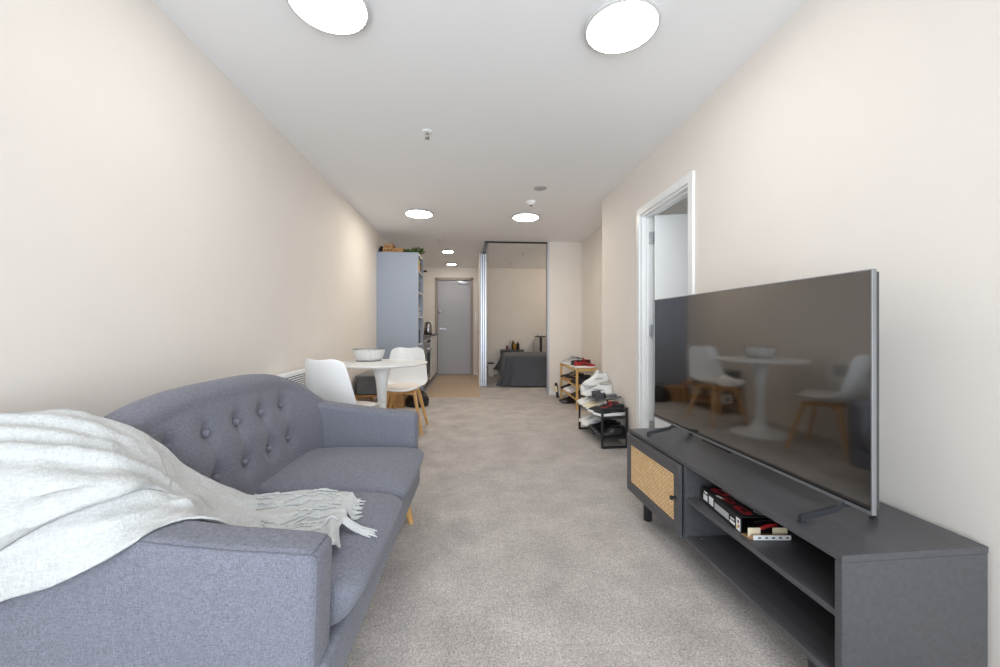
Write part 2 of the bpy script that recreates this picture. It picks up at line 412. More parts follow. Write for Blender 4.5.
MB().lathe([(.062, 0), (.062, -.005), (.056, -.008), (.002, -.008)], n=36).build('cover_plate', 'light_grey', t, True)

# ------------------------------------------------------------------ sofa
SOFA = Vector((-.343, .905, 0)); SRZ = -.03; SL = 1.42
def sm(a, b, x):
    x = max(0, min(1, (x-a)/(b-a))); return x*x*(3-2*x)
LIFT = [0.]
def arm_top(x):          # local x, 0 at the front, negative towards the wall
    X = -x
    return .545+LIFT[0]+.012*sm(0, .15, X)+.045*sm(.1, .55, X)+.12*sm(.5, .74, X)
def rrect(w0, w1, z0, z1, r, n=5):
    """rounded rectangle loop in (y, z)"""
    pts = []
    for cx, cz, a0 in ((w1-r, z0+r, -PI/2), (w1-r, z1-r, 0), (w0+r, z1-r, PI/2), (w0+r, z0+r, PI)):
        for i in range(n+1):
            a = a0+PI/2*i/n; pts.append((cx+r*math.cos(a), cz+r*math.sin(a)))
    return pts
def build_sofa():
    t = thing('sofa', 'grey two-seat sofa with buttoned curved back against the cream wall', 'sofa', SOFA, SRZ)
    # base frame
    MB().box(-.78, .008, .03, SL-.03, .155, .27, .012, seg=3).build('base', 'sofa', t, True)
    # arms
    def arm(y0, y1, out):
        secs = []
        xs = [0, -.006, -.02, -.04]+[-.04-.76*i/18 for i in range(1, 19)]
        for i, x in enumerate(xs):
            ins = (.022, .008, .002, 0)[i] if i < 4 else 0
            r = .026-(.0 if i > 0 else .004)
            zt = arm_top(x)-ins
            zb = .155+ins
            bow = .006*math.sin(PI*min(1, -x/.8))
            loop = rrect(y0+ins-(bow if out < 0 else 0), y1-ins+(bow if out > 0 else 0), zb, zt, r, 5)
            xt = .012
            secs.append([(x+xt*((z-.155)/.4)-.012, y, z) for y, z in loop])
        a = MB().loft(secs).build('arm', 'sofa', t, True, auto=60)
        p = MB()
        yo = y0 if out < 0 else y1; yi = y1 if out < 0 else y0; s = 1 if out < 0 else -1
        def bw(x): return .006*math.sin(PI*min(1, max(0, -x)/.8))
        p.tube([(x, yo+s*(.0070-bw(x)), arm_top(x)-.0070) for x in (-.018, -.04, -.1, -.2, -.3, -.42, -.54, -.66, -.78)], .0013, 6)
        fx = lambda z: -.0155+.012*(z-.155)/.4
        p.tube([(fx(z), yo+s*.0135, z) for z in (.18, .28, .38, .46, arm_top(0)-.03)]+[(-.008, yo+s*.011, arm_top(0)-.014), (-.018, yo+s*.0070, arm_top(0)-.0070)], .0013, 6)
        p.tube([(-.018, yo+s*.0070, arm_top(0)-.0070), (-.012, yo+s*.024, arm_top(0)-.0035), (-.012, yi-s*.026, arm_top(0)-.0035), (-.018, yi-s*.010, arm_top(0)-.010)], .0013, 6)
        p.build('piping', 'sofa_dark', a, True)
        return a
    arm(0, .112, -1); LIFT[0] = .024; arm(SL-.112, SL, 1)
    # backrest: front face with buttoned dents, rounded crown, plain rear
    NY, NP = 150, 64
    rows = [(.20+.172*k, z) for k in range(6) for z in (.675, .515)]
    def ztop(y):
        q = abs(y-SL/2)/(SL/2-.028); q = min(q, 1)
        return .58+.264*max(0, (1-q**3.3))**.6
    secs = []
    for i in range(NY+1):
        y = SL*(.5-.5*math.cos(PI*i/NY))*.5+SL*i/NY*.5
        y = .028+(SL-.056)*y/SL; zt = ztop(y)
        e = min(y, SL-y)-.028                              # distance to an end
        cur = .045*(1-sm(0, .26, e))                   # ends curl forward to meet the arms
        thin = .35+.65*sm(0, .07, e)
        loop = []
        z0 = .17
        for j in range(NP):
            u = j/(NP-1)
            # u 0..0.62 front going up, 0.62..0.74 crown, 0.74..1 rear going down
            if u < .62:
                z = z0+(zt-.065-z0)*u/.62; f = (z-.38)/.45
                x = -.535-.115*f+.03*math.sin(PI*max(0, min(1, (z-.4)/(zt-.4))))
            elif u < .76:
                a = (u-.62)/.14*PI; f = (zt-.065-.38)/.45
                xf = -.535-.115*f+.03*math.sin(PI*max(0, min(1, (zt-.065-.4)/(zt-.4))))
                w = .13*thin; x = xf-w/2+w/2*math.cos(a); z = zt-.065+.065*math.sin(a)
            else:
                k = (u-.76)/.24; z = zt-.065-(zt-.065-z0)*k; f = (zt-.065-.38)/.45
                x = -.535-.115*f-.13*thin-.02*(1-k)*0+.03*math.sin(PI*max(0, min(1, (zt-.065-.4)/(zt-.4))))
            x += cur*(1 if u < .7 else .55)
            if u < .62:
                d = 0
                for by, bz in rows:
                    r2 = ((y-by)/.040)**2+((z-bz)/.040)**2
                    d += .024*math.exp(-r2)+.012*math.exp(-r2/7)
                # soft pulls between the two button rows
                for k in range(6):
                    d += .006*math.exp(-((y-(.20+.172*k))/.016)**2)*(1 if .5 < z < .69 else math.exp(-((z-.6)/.13)**2))
                x -= d
            loop.append((x, y, z))
        secs.append(loop)
    back = MB().loft(secs).build('backrest', 'sofa', t, True, auto=70)
    for by, bz in rows:
        f = (bz-.38)/.45
        x = -.535-.115*f+.03*math.sin(PI*(bz-.4)/.45)-.036+.045*(1-sm(0, .26, min(by, SL-by)))
        b = MB().lathe([(.0135, -.006), (.0135, .002), (.011, .007), (.006, .010), (.001, .011)], n=16)
        b.build('button', 'sofa', back, True, loc=(x+.006, by, bz), rot=(0, PI/2-.25, 0))
    # seat cushions
    def cushion(y0, y1, ph):
        nx, ny = 30, 30; secs = []
        xa, xb = -.60, .062; zb, zc = .262, .408
        cx, cy = (xa+xb)/2, (y0+y1)/2; hx, hy = (xb-xa)/2, (y1-y0)/2; cz, hz = (zb+zc)/2, (zc-zb)/2
        def sp(v, e): return math.copysign(abs(v)**e, v)
        NU, NV = 72, 26
        for i in range(NV+1):
            ph_ = -PI/2+PI*i/NV; loop = []
            cp, s_ = sp(math.cos(ph_), .32), sp(math.sin(ph_), .42)
            for j in range(NU):
                th = 2*PI*j/NU
                x = cx+hx*cp*sp(math.cos(th), .22); y = cy+hy*cp*sp(math.sin(th), .20)
                z = cz+hz*s_
                rx, ry = (x-cx)/hx, (y-cy)/hy
                z += (.016*(1-rx*rx)*(1-ry*ry) if s_ > 0 else 0)
                z += .004*noise.noise((x*7+ph, y*7, 1.3))
                if s_ > .3: z -= .012*max(0, rx)**6
                # undercut of the front face towards the base
                if rx > .6 and z < .36: x -= .06*(.36-z)/.1*(rx-.6)/.4
                if rx > .8: x += .006*noise.noise((y*13+ph, z*26, .4))
                loop.append((x, y, z))
            secs.append(loop)
        c = MB().loft(secs).build('seat_cushion', 'sofa', t, True, auto=70)
        return c
    mid = SL/2
    cushion(.116, mid-.001, .0); cushion(mid+.001, SL-.116, 5.)
    # four turned legs
    for x, y, dx, dy in ((-.06, .10, .03, -.03), (-.050, SL-.20, .035, .01), (-.70, .12, -.03, -.03), (-.70, SL-.12, -.03, .03)):
        MB().tube([(x, y, .16), (x+dx*.5, y+dy*.5, .08), (x+dx, y+dy, .0)], [.024, .019, .0135], 14).build('leg', 'oak', t, True)
    return t
sofa = build_sofa()

# ------------------------------------------------------------------ throw over the near arm and back
def build_throw():
    bpy.context.view_layer.update()
    vs, fs = [], []
    for o in [sofa]+list(sofa.children_recursive):
        if o.type != 'MESH': continue
        mw = o.matrix_world; k = len(vs)
        vs += [mw @ v.co for v in o.data.vertices]; fs += [[i+k for i in p.vertices] for p in o.data.polygons]
    bvh = BVHTree.FromPolygons(vs, fs)
    W = [  # row 0 hangs nearest the camera, row 4 is the far border
        [(-1.23,.872,.36), (-.985,.885,.478), (-.868,.887,.512), (-.745,.893,.572), (-.70,.985,.590), (-.63,1.04,.56), (-.53,1.07,.45), (-.44,1.09,.425), (-.372,1.150,.418)],
        [(-1.25,.86,.58), (-1.02,.885,.60), (-.905,.905,.62), (-.79,.945,.625), (-.725,1.045,.595), (-.65,1.10,.51), (-.56,1.16,.455), (-.465,1.20,.437), (-.395,1.215,.440)],
        [(-1.26,.89,.72), (-1.07,.93,.735), (-.965,.955,.725), (-.86,1.00,.685), (-.775,1.07,.62), (-.69,1.14,.515), (-.60,1.24,.45), (-.50,1.30,.437), (-.395,1.285,.450)],
        [(-1.27,.96,.795), (-1.10,.99,.80), (-1.00,1.02,.785), (-.915,1.07,.745), (-.84,1.13,.67), (-.755,1.20,.545), (-.65,1.36,.448), (-.53,1.41,.438), (-.425,1.37,.446)],
        [(-1.29,1.03,.825), (-1.14,1.05,.838), (-1.05,1.09,.836), (-.985,1.13,.805), (-.915,1.185,.745), (-.835,1.24,.625), (-.735,1.37,.49), (-.60,1.52,.44), (-.435,1.47,.446)],
    ]
    def cr(p, t):
        n = len(p)-1; x = t*n; i = min(int(x), n-1); f = x-i
        a = Vector(p[max(i-1, 0)]); b = Vector(p[i]); c = Vector(p[i+1]); d = Vector(p[min(i+2, n)])
        return .5*((2*b)+(c-a)*f+(2*a-5*b+4*c-d)*f*f+(3*b-a-3*c+d)*f**3)
    def S(u, v): return cr([cr(r, u) for r in W], v)
    def nrm(u, v):
        e = .01
        n = (S(min(u+e, 1), v)-S(max(u-e, 0), v)).cross(S(u, min(v+e, 1))-S(u, max(v-e, 0)))
        n.normalize()
        return n if n.dot(Vector((.3, -.6, .8))) > 0 else -n
    def seg(p, a, b):
        a = Vector(a); b = Vector(b); p = Vector(p); d = b-a; k = max(0, min(1, (p-a).dot(d)/d.length_squared))
        return (p-a-d*k).length, k
    folds = [((.0, .62), (.46, .60), .016, .030), ((.02, .78), (.36, .74), .013, .026), ((.08, .50), (.44, .38), .012, .03), ((.26, .32), (.50, .44), .012, .022),
             ((.50, .30), (.62, .82), .010, .02), ((.10, .90), (.42, .84), .010, .025), ((.64, .20), (.94, .36), .010, .035), ((.66, .55), (.97, .60), .010, .03),
             ((.70, .8), (.98, .86), .008, .03), ((.955, .02), (.95, .5), .018, .028), ((.30, .62), (.52, .62), .010, .02), ((.18, .2), (.42, .24), .007, .03)]
    def wr(u, v):
        d = 0
        for a, b, h, w in folds:
            q, k = seg((u, v), a, b); d += 1.7*h*math.exp(-(q/w)**2)*(1-.5*k)
        d += .006*noise.noise((u*9, v*6, 2.)) + .003*noise.noise((u*26, v*13, 5.))
        return d
    def place(u, v, off):
        p = S(u, v)+nrm(u, v)*(wr(u, v)+off)
        # never inside the sofa
        hit = bvh.ray_cast(Vector((p.x, p.y, 1.4)), Vector((0, 0, -1)))
        if hit[0] is not None and hit[0].z+.009 > p.z and not (v < .3 and p.y < .91):
            if p.y > .905: p.z = hit[0].z+.009+off*.5
        if p.x < XL+.015: p.x = XL+.015
        return p
    NU, NV = 150, 84
    m = MB()
    g = [[place(i/NU, j/NV, .004) for j in range(NV+1)] for i in range(NU+1)]
    def push(p, off):
        if p.y > .912:
            h = bvh.ray_cast(Vector((p.x, p.y, 1.4)), Vector((0, 0, -1)))
            if h[0] is not None and h[0].z+off > p.z: p.z = h[0].z+off
        if p.x < XL+.015: p.x = XL+.015
        return p
    for it in range(3):
        g = [[(g[i][j]*.4+(g[max(i-1, 0)][j]+g[min(i+1, NU)][j]+g[i][max(j-1, 0)]+g[i][min(j+1, NV)])*.15) if 0 < i < NU and 0 < j < NV else g[i][j] for j in range(NV+1)] for i in range(NU+1)]
        if it < 2: g = [[push(p, .010) for p in r_] for r_ in g]
    m.add([p for r_ in g for p in r_], [(i*(NV+1)+j, (i+1)*(NV+1)+j, (i+1)*(NV+1)+j+1, i*(NV+1)+j+1) for i in range(NU) for j in range(NV)])
    def gp(u, v):
        x = max(0, min(.9999, u))*NU; y = max(0, min(.9999, v))*NV; i = int(x); j = int(y); a = x-i; b = y-j
        return (g[i][j]*(1-a)+g[i+1][j]*a)*(1-b)+(g[i][j+1]*(1-a)+g[i+1][j+1]*a)*b
    def over(u, v, off):
        e = .02; n = (gp(u+e, v)-gp(u-e, v)).cross(gp(u, v+e)-gp(u, v-e)); n.normalize()
        if n.dot(Vector((.3, -.6, .8))) < 0: n = -n
        return gp(u, v)+n*off
    # folded-over second layer, its rolled edge running down towards the outer side of the arm
    A, B = 110, 60; g2 = []
    def vf(k): return .13+.06*k+.26*k**1.3
    for i in range(A+1):
        k = i/A; u = .002+.50*k
        for j in range(B+1):
            q = (j/B)**1.5; v = vf(k)+(.985-vf(k))*q
            fade = 1-sm(.72, 1., k)*.92
            lift = (.006+.022*(1-sm(0, .55, q)))*fade*(1-.85*sm(.6, 1, q))+.0015
            lift *= (.1, .35, .6, .8, .93)[j] if j < 5 else 1
            lift += .005*noise.noise((u*14, v*9, 7.))*fade*min(1, j/4)
            g2.append(over(u, v, max(.0015, lift)))
    m.add(g2, [(i*(B+1)+j, (i+1)*(B+1)+j, (i+1)*(B+1)+j+1, i*(B+1)+j+1) for i in range(A) for j in range(B)])
    o = m.build('throw_blanket', 'throw', None, True, auto=75)
    md = o.modifiers.new('thick', 'SOLIDIFY'); md.thickness = .006; md.offset = -1
    tag(o, 'pale off-white woven throw with fringe draped over the near sofa arm', 'throw blanket')
    # fringe
    r = random.Random(3); fr = MB()
    def strand(p, d, L, n=6, rad=.0022, sag=True):
        pts = [Vector(p)]; d = Vector(d).normalized()
        for k in range(n):
            d = (d+Vector((r.uniform(-.25, .25), r.uniform(-.25, .25), 0))).normalized()
            q = pts[-1]+d*L/n
            h = bvh.ray_cast(Vector((q.x, q.y, 1.2)), Vector((0, 0, -1)))
            if h[0] is not None: q.z = h[0].z+.006 if not sag else max(h[0].z+.005, q.z-.012)
            pts.append(q)
        fr.tube(pts, [rad]*n+[rad*.6], 5)
    for k in range(26):                                    # along the far corner and the front border
        v = .62+.38*k/25; p = gp(1., v); strand(p, (.9, .25-1.1*(v-.62), 0), r.uniform(.03, .055), rad=.0026)
    for k in range(16):                                    # a twisted bundle reaching to the seat front
        p = gp(1., .36+.10*k/15); strand(p, (1, .05+.22*(.5-k/15), 0), r.uniform(.07, .115), rad=.003)
    for k in range(70):                                    # loose strands lying across the blanket on the seat
        u = r.uniform(.70, .93); v = r.uniform(.25, .97); L = r.uniform(.05, .11); pts = []
        a = r.uniform(-.4, .5)
        for s in range(7):
            uu = min(.985, u+L*.55*s/6*math.cos(a)); vv = min(.99, max(.02, v+L*1.3*s/6*math.sin(a)+r.uniform(-.012, .012)))
            pts.append(over(uu, vv, .004))
        fr.tube(pts, .0026, 5)
    fr.build('fringe', 'fringe', o, True)
build_throw()

# ------------------------------------------------------------------ television unit
TVU = Vector((.943, .932, 0)); TVRZ = math.radians(1.45); UL = 1.265; UD = .427; UT = .47
def build_tv_unit():
    t = thing('tv_unit', 'low black television unit with a rattan door and open shelves', 'tv unit', TVU, TVRZ)
    zb = .125; T = .020
    MB().box(-.002, UD, -.002, UL+.002, UT-.018, UT, .002).build('top_panel', 'black_wood', t)
    MB().box(0, UD, 0, T, zb, UT-.0192, .0015).build('side_panel', 'black_wood', t)
    MB().box(0, UD, UL-T, UL, zb, UT-.0192, .0015).build('side_panel', 'black_wood', t)
    MB().box(0, UD, T, UL-T, zb, zb+.02, .0015).build('bottom_panel', 'black_wood', t)
    ym = .70
    MB().box(.001, UD-.01, ym, ym+.02, zb+.02, UT-.0192, .0015).build('divider', 'black_wood', t)
    MB().box(.004, UD-.01, T, ym, .298, .316, .0015).build('shelf', 'black_wood', t)
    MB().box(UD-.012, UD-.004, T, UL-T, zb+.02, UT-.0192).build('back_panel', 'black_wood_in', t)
    # door: frame with a woven rattan panel and a knob
    y0, y1, z0, z1 = ym+.023, UL-.003, zb+.004, UT-.0215
    d = MB(); fw = .042; fz = .054
    d.box(-.017, -.0005, y0, y0+fw, z0, z1, .0015).box(-.017, -.0005, y1-fw, y1, z0, z1, .0015)
    d.box(-.017, -.0005, y0+fw, y1-fw, z0, z0+fz, .0015).box(-.017, -.0005, y0+fw, y1-fw, z1-fz, z1, .0015)
    dr = d.build('door', 'black_wood', t)
    MB().box(-.011, -.004, y0+fw-.003, y1-fw+.003, z0+fz-.003, z1-fz+.003).build('rattan_panel', 'rattan', dr)
    k = MB().tube([(-.017, y0+fw*.55, .298), (-.040, y0+fw*.55, .298)], .0075, 14)
    k.tube([(-.036, y0+fw*.55, .298), (-.043, y0+fw*.55, .298)], .0095, 14)
    k.build('knob', 'black_metal', dr, True)
    for y in (.12, UL-.12):
        for x in (.05, UD-.06):
            MB().lathe([(.021, 0), (.0225, .004), (.0225, zb)], n=20).build('leg', 'black_metal', t, True, loc=(x, y, 0))
    lips = MB().lathe([(.004, 0), (.004, .002), (.001, .0025)], n=10)
    lips.build('screw_cap', 'metal', t, True, loc=(.06, ym-.02, zb+.02))
build_tv_unit()

def build_tv():
    W_, H_ = 1.235, .692; zb = .524
    a = Vector((1.1205, 1.017)); b = Vector((1.084, 2.187)); dirv = (b-a).normalized()
    rz = math.atan2(dirv.y, dirv.x)-PI/2
    t = thing('television', 'large black flat screen television with dark mirrored glass on the black unit', 'television', (a.x, a.y, UT), rz)
    z0 = zb-UT; z1 = z0+H_
    f = MB().box(-.001, .013, 0, .0045, z0, z1, .001).box(-.001, .013, W_-.0045, W_, z0, z1, .001).box(-.001, .013, .0045, W_-.0045, z1-.0045, z1, .001).box(-.001, .013, .0045, W_-.0045, z0, z0+.010, .001)
    f.build('bezel', 'tv_edge', t)
    MB().box(.001, .010, .0045, W_-.0045, z0+.010, z1-.0045).build('screen', 'screen', t)
    MB().box(.0012-.0018, .004, .0045, W_-.0045, z0+.0102, z0+.0175).build('chin', 'black_plastic', t)
    bk = MB().box(.010, .03, .006, W_-.006, z0+.011, z1-.006, .003).box(.03, .062, .16, W_-.16, z0+.03, z0+.40, .012)
    bk.build('rear_housing', 'tv_back', t)
    s = MB().box(-.004, .012, W_*.47, W_*.62, z0-.009, z0, .002).build('sensor_bar', 'black_plastic', t)
    for y in (.085, 1.03):
        m = MB()
        m.loft([[(x, yy, z) for yy, z in ((y-.0045, zz0), (y+.0045, zz0), (y+.0045, zz1), (y-.0045, zz1))] for x, zz0, zz1 in ((-.142, .006, .024), (-.02, .028, .046), (.0, z0-.012, z0+.006), (.03, z0-.012, z0+.02), (.11, .006, .024))])
        m.box(-.143, -.125, y-.006, y+.006, 0, .007).box(.095, .111, y-.006, y+.006, 0, .007)
        m.build('foot', 'tv_foot', t)
build_tv()

def game_box():
    a = TVU.copy(); th = TVRZ
    # a long flat toy box open at its near end, on the middle shelf
    t = thing('toy_box', 'flat black and red printed toy box with an open end flap on the shelf', 'box', (TVU.x+.018, TVU.y+.40, .316), TVRZ-.10)
    L, D, Hh, c = .265, .155, .058, .0018
    b = MB().box(0, D, 0, L, 0, c).box(0, c, 0, L, 0, Hh).box(D-c, D, 0, L, 0, Hh).box(0, D, L-c, L, 0, Hh).box(0, D, .0, L, Hh-c, Hh)
    body = b.build('carton', 'shoe_black', t)
    # printed front side: white blocks, grey stripe, small colour square
    p = MB()
    p.box(-.0006, 0, .226, .258, .012, .036, mi=0).box(-.0006, 0, .182, .214, .012, .045, mi=0)
    p.box(-.0006, 0, .075, .172, .010, .036, mi=1)
    p.box(-.0006, 0, .036, .068, .010, .020, mi=0).box(-.0006, 0, .040, .064, .026, .031, mi=0).box(-.0006, 0, .228, .252, .042, .050, mi=0)
    p.box(-.0006, 0, .004, .028, .004, .048, mi=0).box(-.0010, -.0004, .010, .020, .030, .042, mi=2).box(-.0010, -.0004, .008, .014, .016, .026, mi=3).box(-.0010, -.0004, .016, .024, .010, .022, mi=4)
    p.build('side_print', ['white', 'light_grey', 'plum', 'red', 'yellow'], body)
    # printed lid: red cars seen as rounded shapes, a pale ribbon between
    q = MB()
    def patch(x, y, rx, ry, an, mi, z=Hh):
        pts = []
        for k in range(18):
            w = 2*PI*k/18; cx, cy = rx*math.copysign(abs(math.cos(w))**.7, math.cos(w)), ry*math.copysign(abs(math.sin(w))**.7, math.sin(w))
            pts.append((x+cx*math.cos(an)-cy*math.sin(an), y+cx*math.sin(an)+cy*math.cos(an)))
        q.loft([[(u, v, z-.0002) for u, v in pts], [(u, v, z+.0006) for u, v in pts]], mi=mi)
    for x, y, rx, ry, an, mi in ((.045, .215, .020, .040, .3, 0), (.035, .135, .015, .028, .2, 0), (.04, .055, .018, .038, .15, 0), (.115, .20, .016, .038, -.1, 0), (.122, .10, .013, .05, .1, 0)):
        patch(x, y, rx, ry, an, mi); patch(x+.002, y-.004, rx*.45, ry*.4, an, 3, Hh+.0006)
    patch(.083, .13, .010, .115, .12, 1); patch(.018, .165, .007, .02, .3, 2); patch(.10, .04, .026, .022, .4, 1)
    q.build('lid_print', ['red', 'light_grey', 'white', 'shoe_black'], body)
    # open end: folded flaps
    fl = MB()
    fl.loft([[(.0, 0, .0), (D, 0, .0), (D, 0, .0016), (.0, 0, .0016)], [(.004, -.040, .001), (D-.004, -.040, .001), (D-.004, -.040, .0026), (.004, -.040, .0026)], [(.012, -.046, .018), (D-.012, -.046, .018), (D-.012, -.0445, .018), (.012, -.0445, .018)]])
    fl.build('end_flap', 'card', body)
    wf = MB().box(.014, D-.012, -.0475, -.0462, .002, .0185)
    for i in range(5): wf.box(.03+i*.024, .040+i*.024, -.0482, -.0476, .007, .013, mi=1)
    wf.build('printed_flap', ['white', 'mid_grey'], body)
    label_part(MB().box(.006, .050, -.030, -.0285, .004, .036).build('side_flap', 'cream', body), 'cream inner flap')
    label_part(MB().box(D-.06, D-.008, -.026, -.0245, .004, .034).build('side_flap', 'cream', body), 'cream inner flap')
    ins = MB()
    ins.box(.05, .11, -.006, .05, .006, .030, .006, mi=1); ins.tube([(.06, -.012, .024), (.09, -.01, .034), (.125, .0, .03)], .006, 8, mi=0); ins.tube([(.05, .0, .04), (.08, .004, .046), (.12, .01, .04)], .005, 8, mi=1)
    ins.build('contents', ['red', 'black_plastic'], body, True)
game_box()

# ------------------------------------------------------------------ dining
def tulip_table():
    t = thing('dining_table', 'round white pedestal dining table by the cream wall', 'table', (-.80, 3.60, 0))
    R = .405; z = .74
    MB().lathe([(.05, z-.022), (R-.03, z-.020), (R-.008, z-.014), (R, z-.006), (R-.002, z-.001), (R-.006, z), (.001, z)], n=72).build('tabletop', 'white_plastic', t, True)
    pr = [(.26, 0), (.262, .006), (.25, .012), (.19, .022), (.12, .042), (.075, .075), (.052, .13), (.041, .22), (.038, .33), (.042, .46), (.054, .58), (.074, .67), (.10, .715), (.11, z-.02)]
    MB().lathe(pr, n=48).build('pedestal', 'white_plastic', t, True)
tulip_table()

def dining_chair(loc, rz, label):
    """white moulded chair, front is local +Y"""
    t = thing('dining_chair', label, 'chair', loc, rz, 'white moulded dining chairs')
    prof = [(.225, .432, .168), (.20, .446, .190), (.12, .444, .214), (.0, .430, .226), (-.10, .424, .228), (-.165, .438, .226), (-.205, .480, .222), (-.232, .55, .216), (-.252, .63, .208), (-.268, .70, .196), (-.280, .76, .186), (-.288, .805, .172), (-.290, .83, .146)]
    nu = 20; v = []; f = []
    for i, (y, z, hw) in enumerate(prof):
        k = i/(len(prof)-1)
        for j in range(nu+1):
            u = -1+2*j/nu
            seat = 1-sm(.35, .6, k)
            up = .036*abs(u)**3*seat+(.0)
            fw = (.060*abs(u)**2.6)*sm(.35, .6, k)*(1-.25*sm(.8, 1., k))
            dip = .022*abs(u)**1.5*sm(.75, 1., k)-.030*sm(.9, 1., k)*(abs(u)**6)
            dip2 = .045*abs(u)**4*math.exp(-((k-.42)/.14)**2)
            v.append((u*hw, y+fw, z+up+dip+dip2))
    for i in range(len(prof)-1):
        for j in range(nu):
            a = i*(nu+1)+j; f.append((a, a+1, a+nu+2, a+nu+1))
    m = MB(); m.add(v, f); o = m.build('seat_shell', 'white_plastic', t, True, auto=80)
    sd = o.modifiers.new('thick', 'SOLIDIFY'); sd.thickness = .008; sd.offset = 0
    ss = o.modifiers.new('smooth', 'SUBSURF'); ss.levels = 1; ss.render_levels = 2
    # upholstered pad
    secs = []
    for r, z in ((.0, .436), (.8, .436), (.97, .440), (1., .452), (.95, .466), (.8, .472), (.4, .475), (.01, .476)):
        secs.append([(.178*r*math.copysign(abs(math.cos(w))**.75, math.cos(w)), .03+.165*r*math.copysign(abs(math.sin(w))**.75, math.sin(w)), z) for w in [2*PI*q/36 for q in range(36)]])
    MB().loft(secs).build('seat_pad', 'cream_pad', t, True)
    # wooden frame and legs
    fr = MB().bar((-.12, .10, .398), (.12, -.12, .398), .040, .036).bar((.12, .10, .399), (-.12, -.12, .399), .040, .035)
    fr.lathe([(.06, .41), (.06, .43)], n=20)
    fr.build('leg_frame', 'oak', t)
    for sx in (-1, 1):
        for sy in (-1, 1):
            a = Vector((sx*.125, (.105 if sy > 0 else -.125), .418)); b = Vector((sx*.215, (.205 if sy > 0 else -.225), 0))
            secs = []
            for k in range(5):
                p = a.lerp(b, k/4); w = .024-.010*k/4; dd = .019-.007*k/4
                u = Vector((sx, sy, 0)).normalized(); q = Vector((-u.y, u.x, 0))
                secs.append([p+u*w*math.cos(x)*1.0+q*dd*math.sin(x) for x in [2*PI*n/12 for n in range(12)]])
            MB().loft(secs).build('leg', 'oak', t, True)
    return t
dining_chair((-.925, 3.03, 0), math.radians(-24), 'white dining chair behind the sofa, its back turned to the sofa')
dining_chair((-.69, 4.08, 0), math.radians(179), 'white dining chair at the far side of the table, by the blue-grey panel')

def bowl():
    t = thing('ribbed_bowl', 'ribbed clear glass bowl with a grey rim on the white table', 'bowl', (-.965, 3.80, .74))
    pr = [(.098, 0), (.108, .004), (.118, .018), (.130, .045), (.138, .075), (.143, .108)]
    inn = [(.140, .108), (.135, .075), (.127, .046), (.115, .021), (.102, .009), (.002, .008)]
    MB().lathe(pr+inn, n=192, rib=.018, ribs=32).build('glass_body', 'bowl', t, True)
    MB().lathe([(.139, .1085), (.1455, .1085), (.1455, .112), (.139, .112), (.139, .1085)], n=64, cap=False).build('rim', 'mid_grey', t, True)
    MB().lathe([(.110, .0005), (.114, .0005), (.116, .006), (.111, .006), (.110, .0005)], n=48, cap=False).build('base_ring', 'mid_grey', t, True)
bowl()

# panel heater on the wall behind the sofa
def heater():
    t = thing('panel_heater', 'white slotted panel heater on the left wall behind the sofa', 'heater', (XL, 2.62, .34))
    m = MB().box(.012, .075, 0, .68, 0, .40, .008); m.build('casing', 'white', t, True)
    s = MB()
    for i in range(7): s.box(.0745, .0757, .03, .62, .275+i*.0155, .281+i*.0155)
    s.build('grille', 'dark_grey', t)
    for y in (.1, .52): MB().box(0, .012, y, y+.06, .05, .33).build('wall_bracket', 'metal', t)
heater()

# things against the wall between table and panel
def under_table():
    t = thing('low_bench', 'low oak-coloured bench rack by the wall beneath the dining table edge', 'bench', (-1.30, 4.42, 0))
    for x in (.012, .30):
        for y in (.015, .70): MB().box(x, x+.035, y, y+.035, 0, .30, .003).build('leg', 'oak', t)
    MB().box(0, .345, 0, .75, .285, .305, .003).build('top', 'brownwood', t)
    MB().box(.01, .335, .02, .73, .10, .115, .003).build('shelf', 'brownwood', t)
    b = thing('storage_tub', 'dark grey see-through storage tub on the low bench', 'storage tub', (-1.275, 4.44, .305))
    m = MB()
    secs = []
    for z, e in ((0, .018), (.01, .006), (.19, 0), (.20, 0), (.20, .005), (.012, .012)):
        secs.append([(x, y, z) for y, x in rrect(e, .52-e, e, .30-e, .03, 4)])
    m.loft(secs).build('body', 'tub', b, True)
    MB().loft([[(x, y, z) for y, x in rrect(-.008+e, .528-e, -.008+e, .308-e, .03, 4)] for z, e in ((.195, 0), (.212, 0), (.218, .01))]).build('lid', 'tub', b, True)
    w = thing('carton', 'small white printed carton on the lower shelf of the oak bench', 'box', (-1.19, 4.47, .115))
    MB().box(0, .15, 0, .16, 0, .11, .002).build('carton_body', 'white', w)
    MB().box(.03, .10, -.001, 0, .03, .08, .0).box(.04, .09, -.0016, -.001, .04, .07, mi=1).build('print', ['dark_grey', 'light_grey'], w)
    c = thing('cardboard_box', 'brown cardboard box on the floor behind the far dining chair', 'box', (-1.12, 5.22, 0))
    MB().box(0, .24, 0, .26, 0, .21, .003).build('carton', 'card', c)
    MB().box(.10, .14, -.0008, .2608, .2, .2112).build('tape', 'tan', c)
    g = thing('bag', 'black slumped bag on the floor beside the blue-grey panel', 'bag', (-.72, 5.33, 0))
    secs = []
    for k, (z, s_) in enumerate(((0, .85), (.02, 1.), (.09, 1.02), (.16, .85), (.20, .5), (.215, .15))):
        secs.append([(.15*s_*math.cos(w)*(1+.12*noise.noise((math.cos(w)*2, math.sin(w)*2, z*9))), .12*s_*math.sin(w), z+.02*noise.noise((math.cos(w)*2, math.sin(w)*2, 3.))*min(1, k)) for w in [2*PI*q/28 for q in range(28)]])
    MB().loft(secs).build('sack', 'black_leather', g, True)
    MB().tube([(-.06, 0, .19), (-.05, -.01, .26), (.02, -.02, .275), (.06, 0, .19)], .007, 8).build('strap', 'black_plastic', g, True)
under_table()

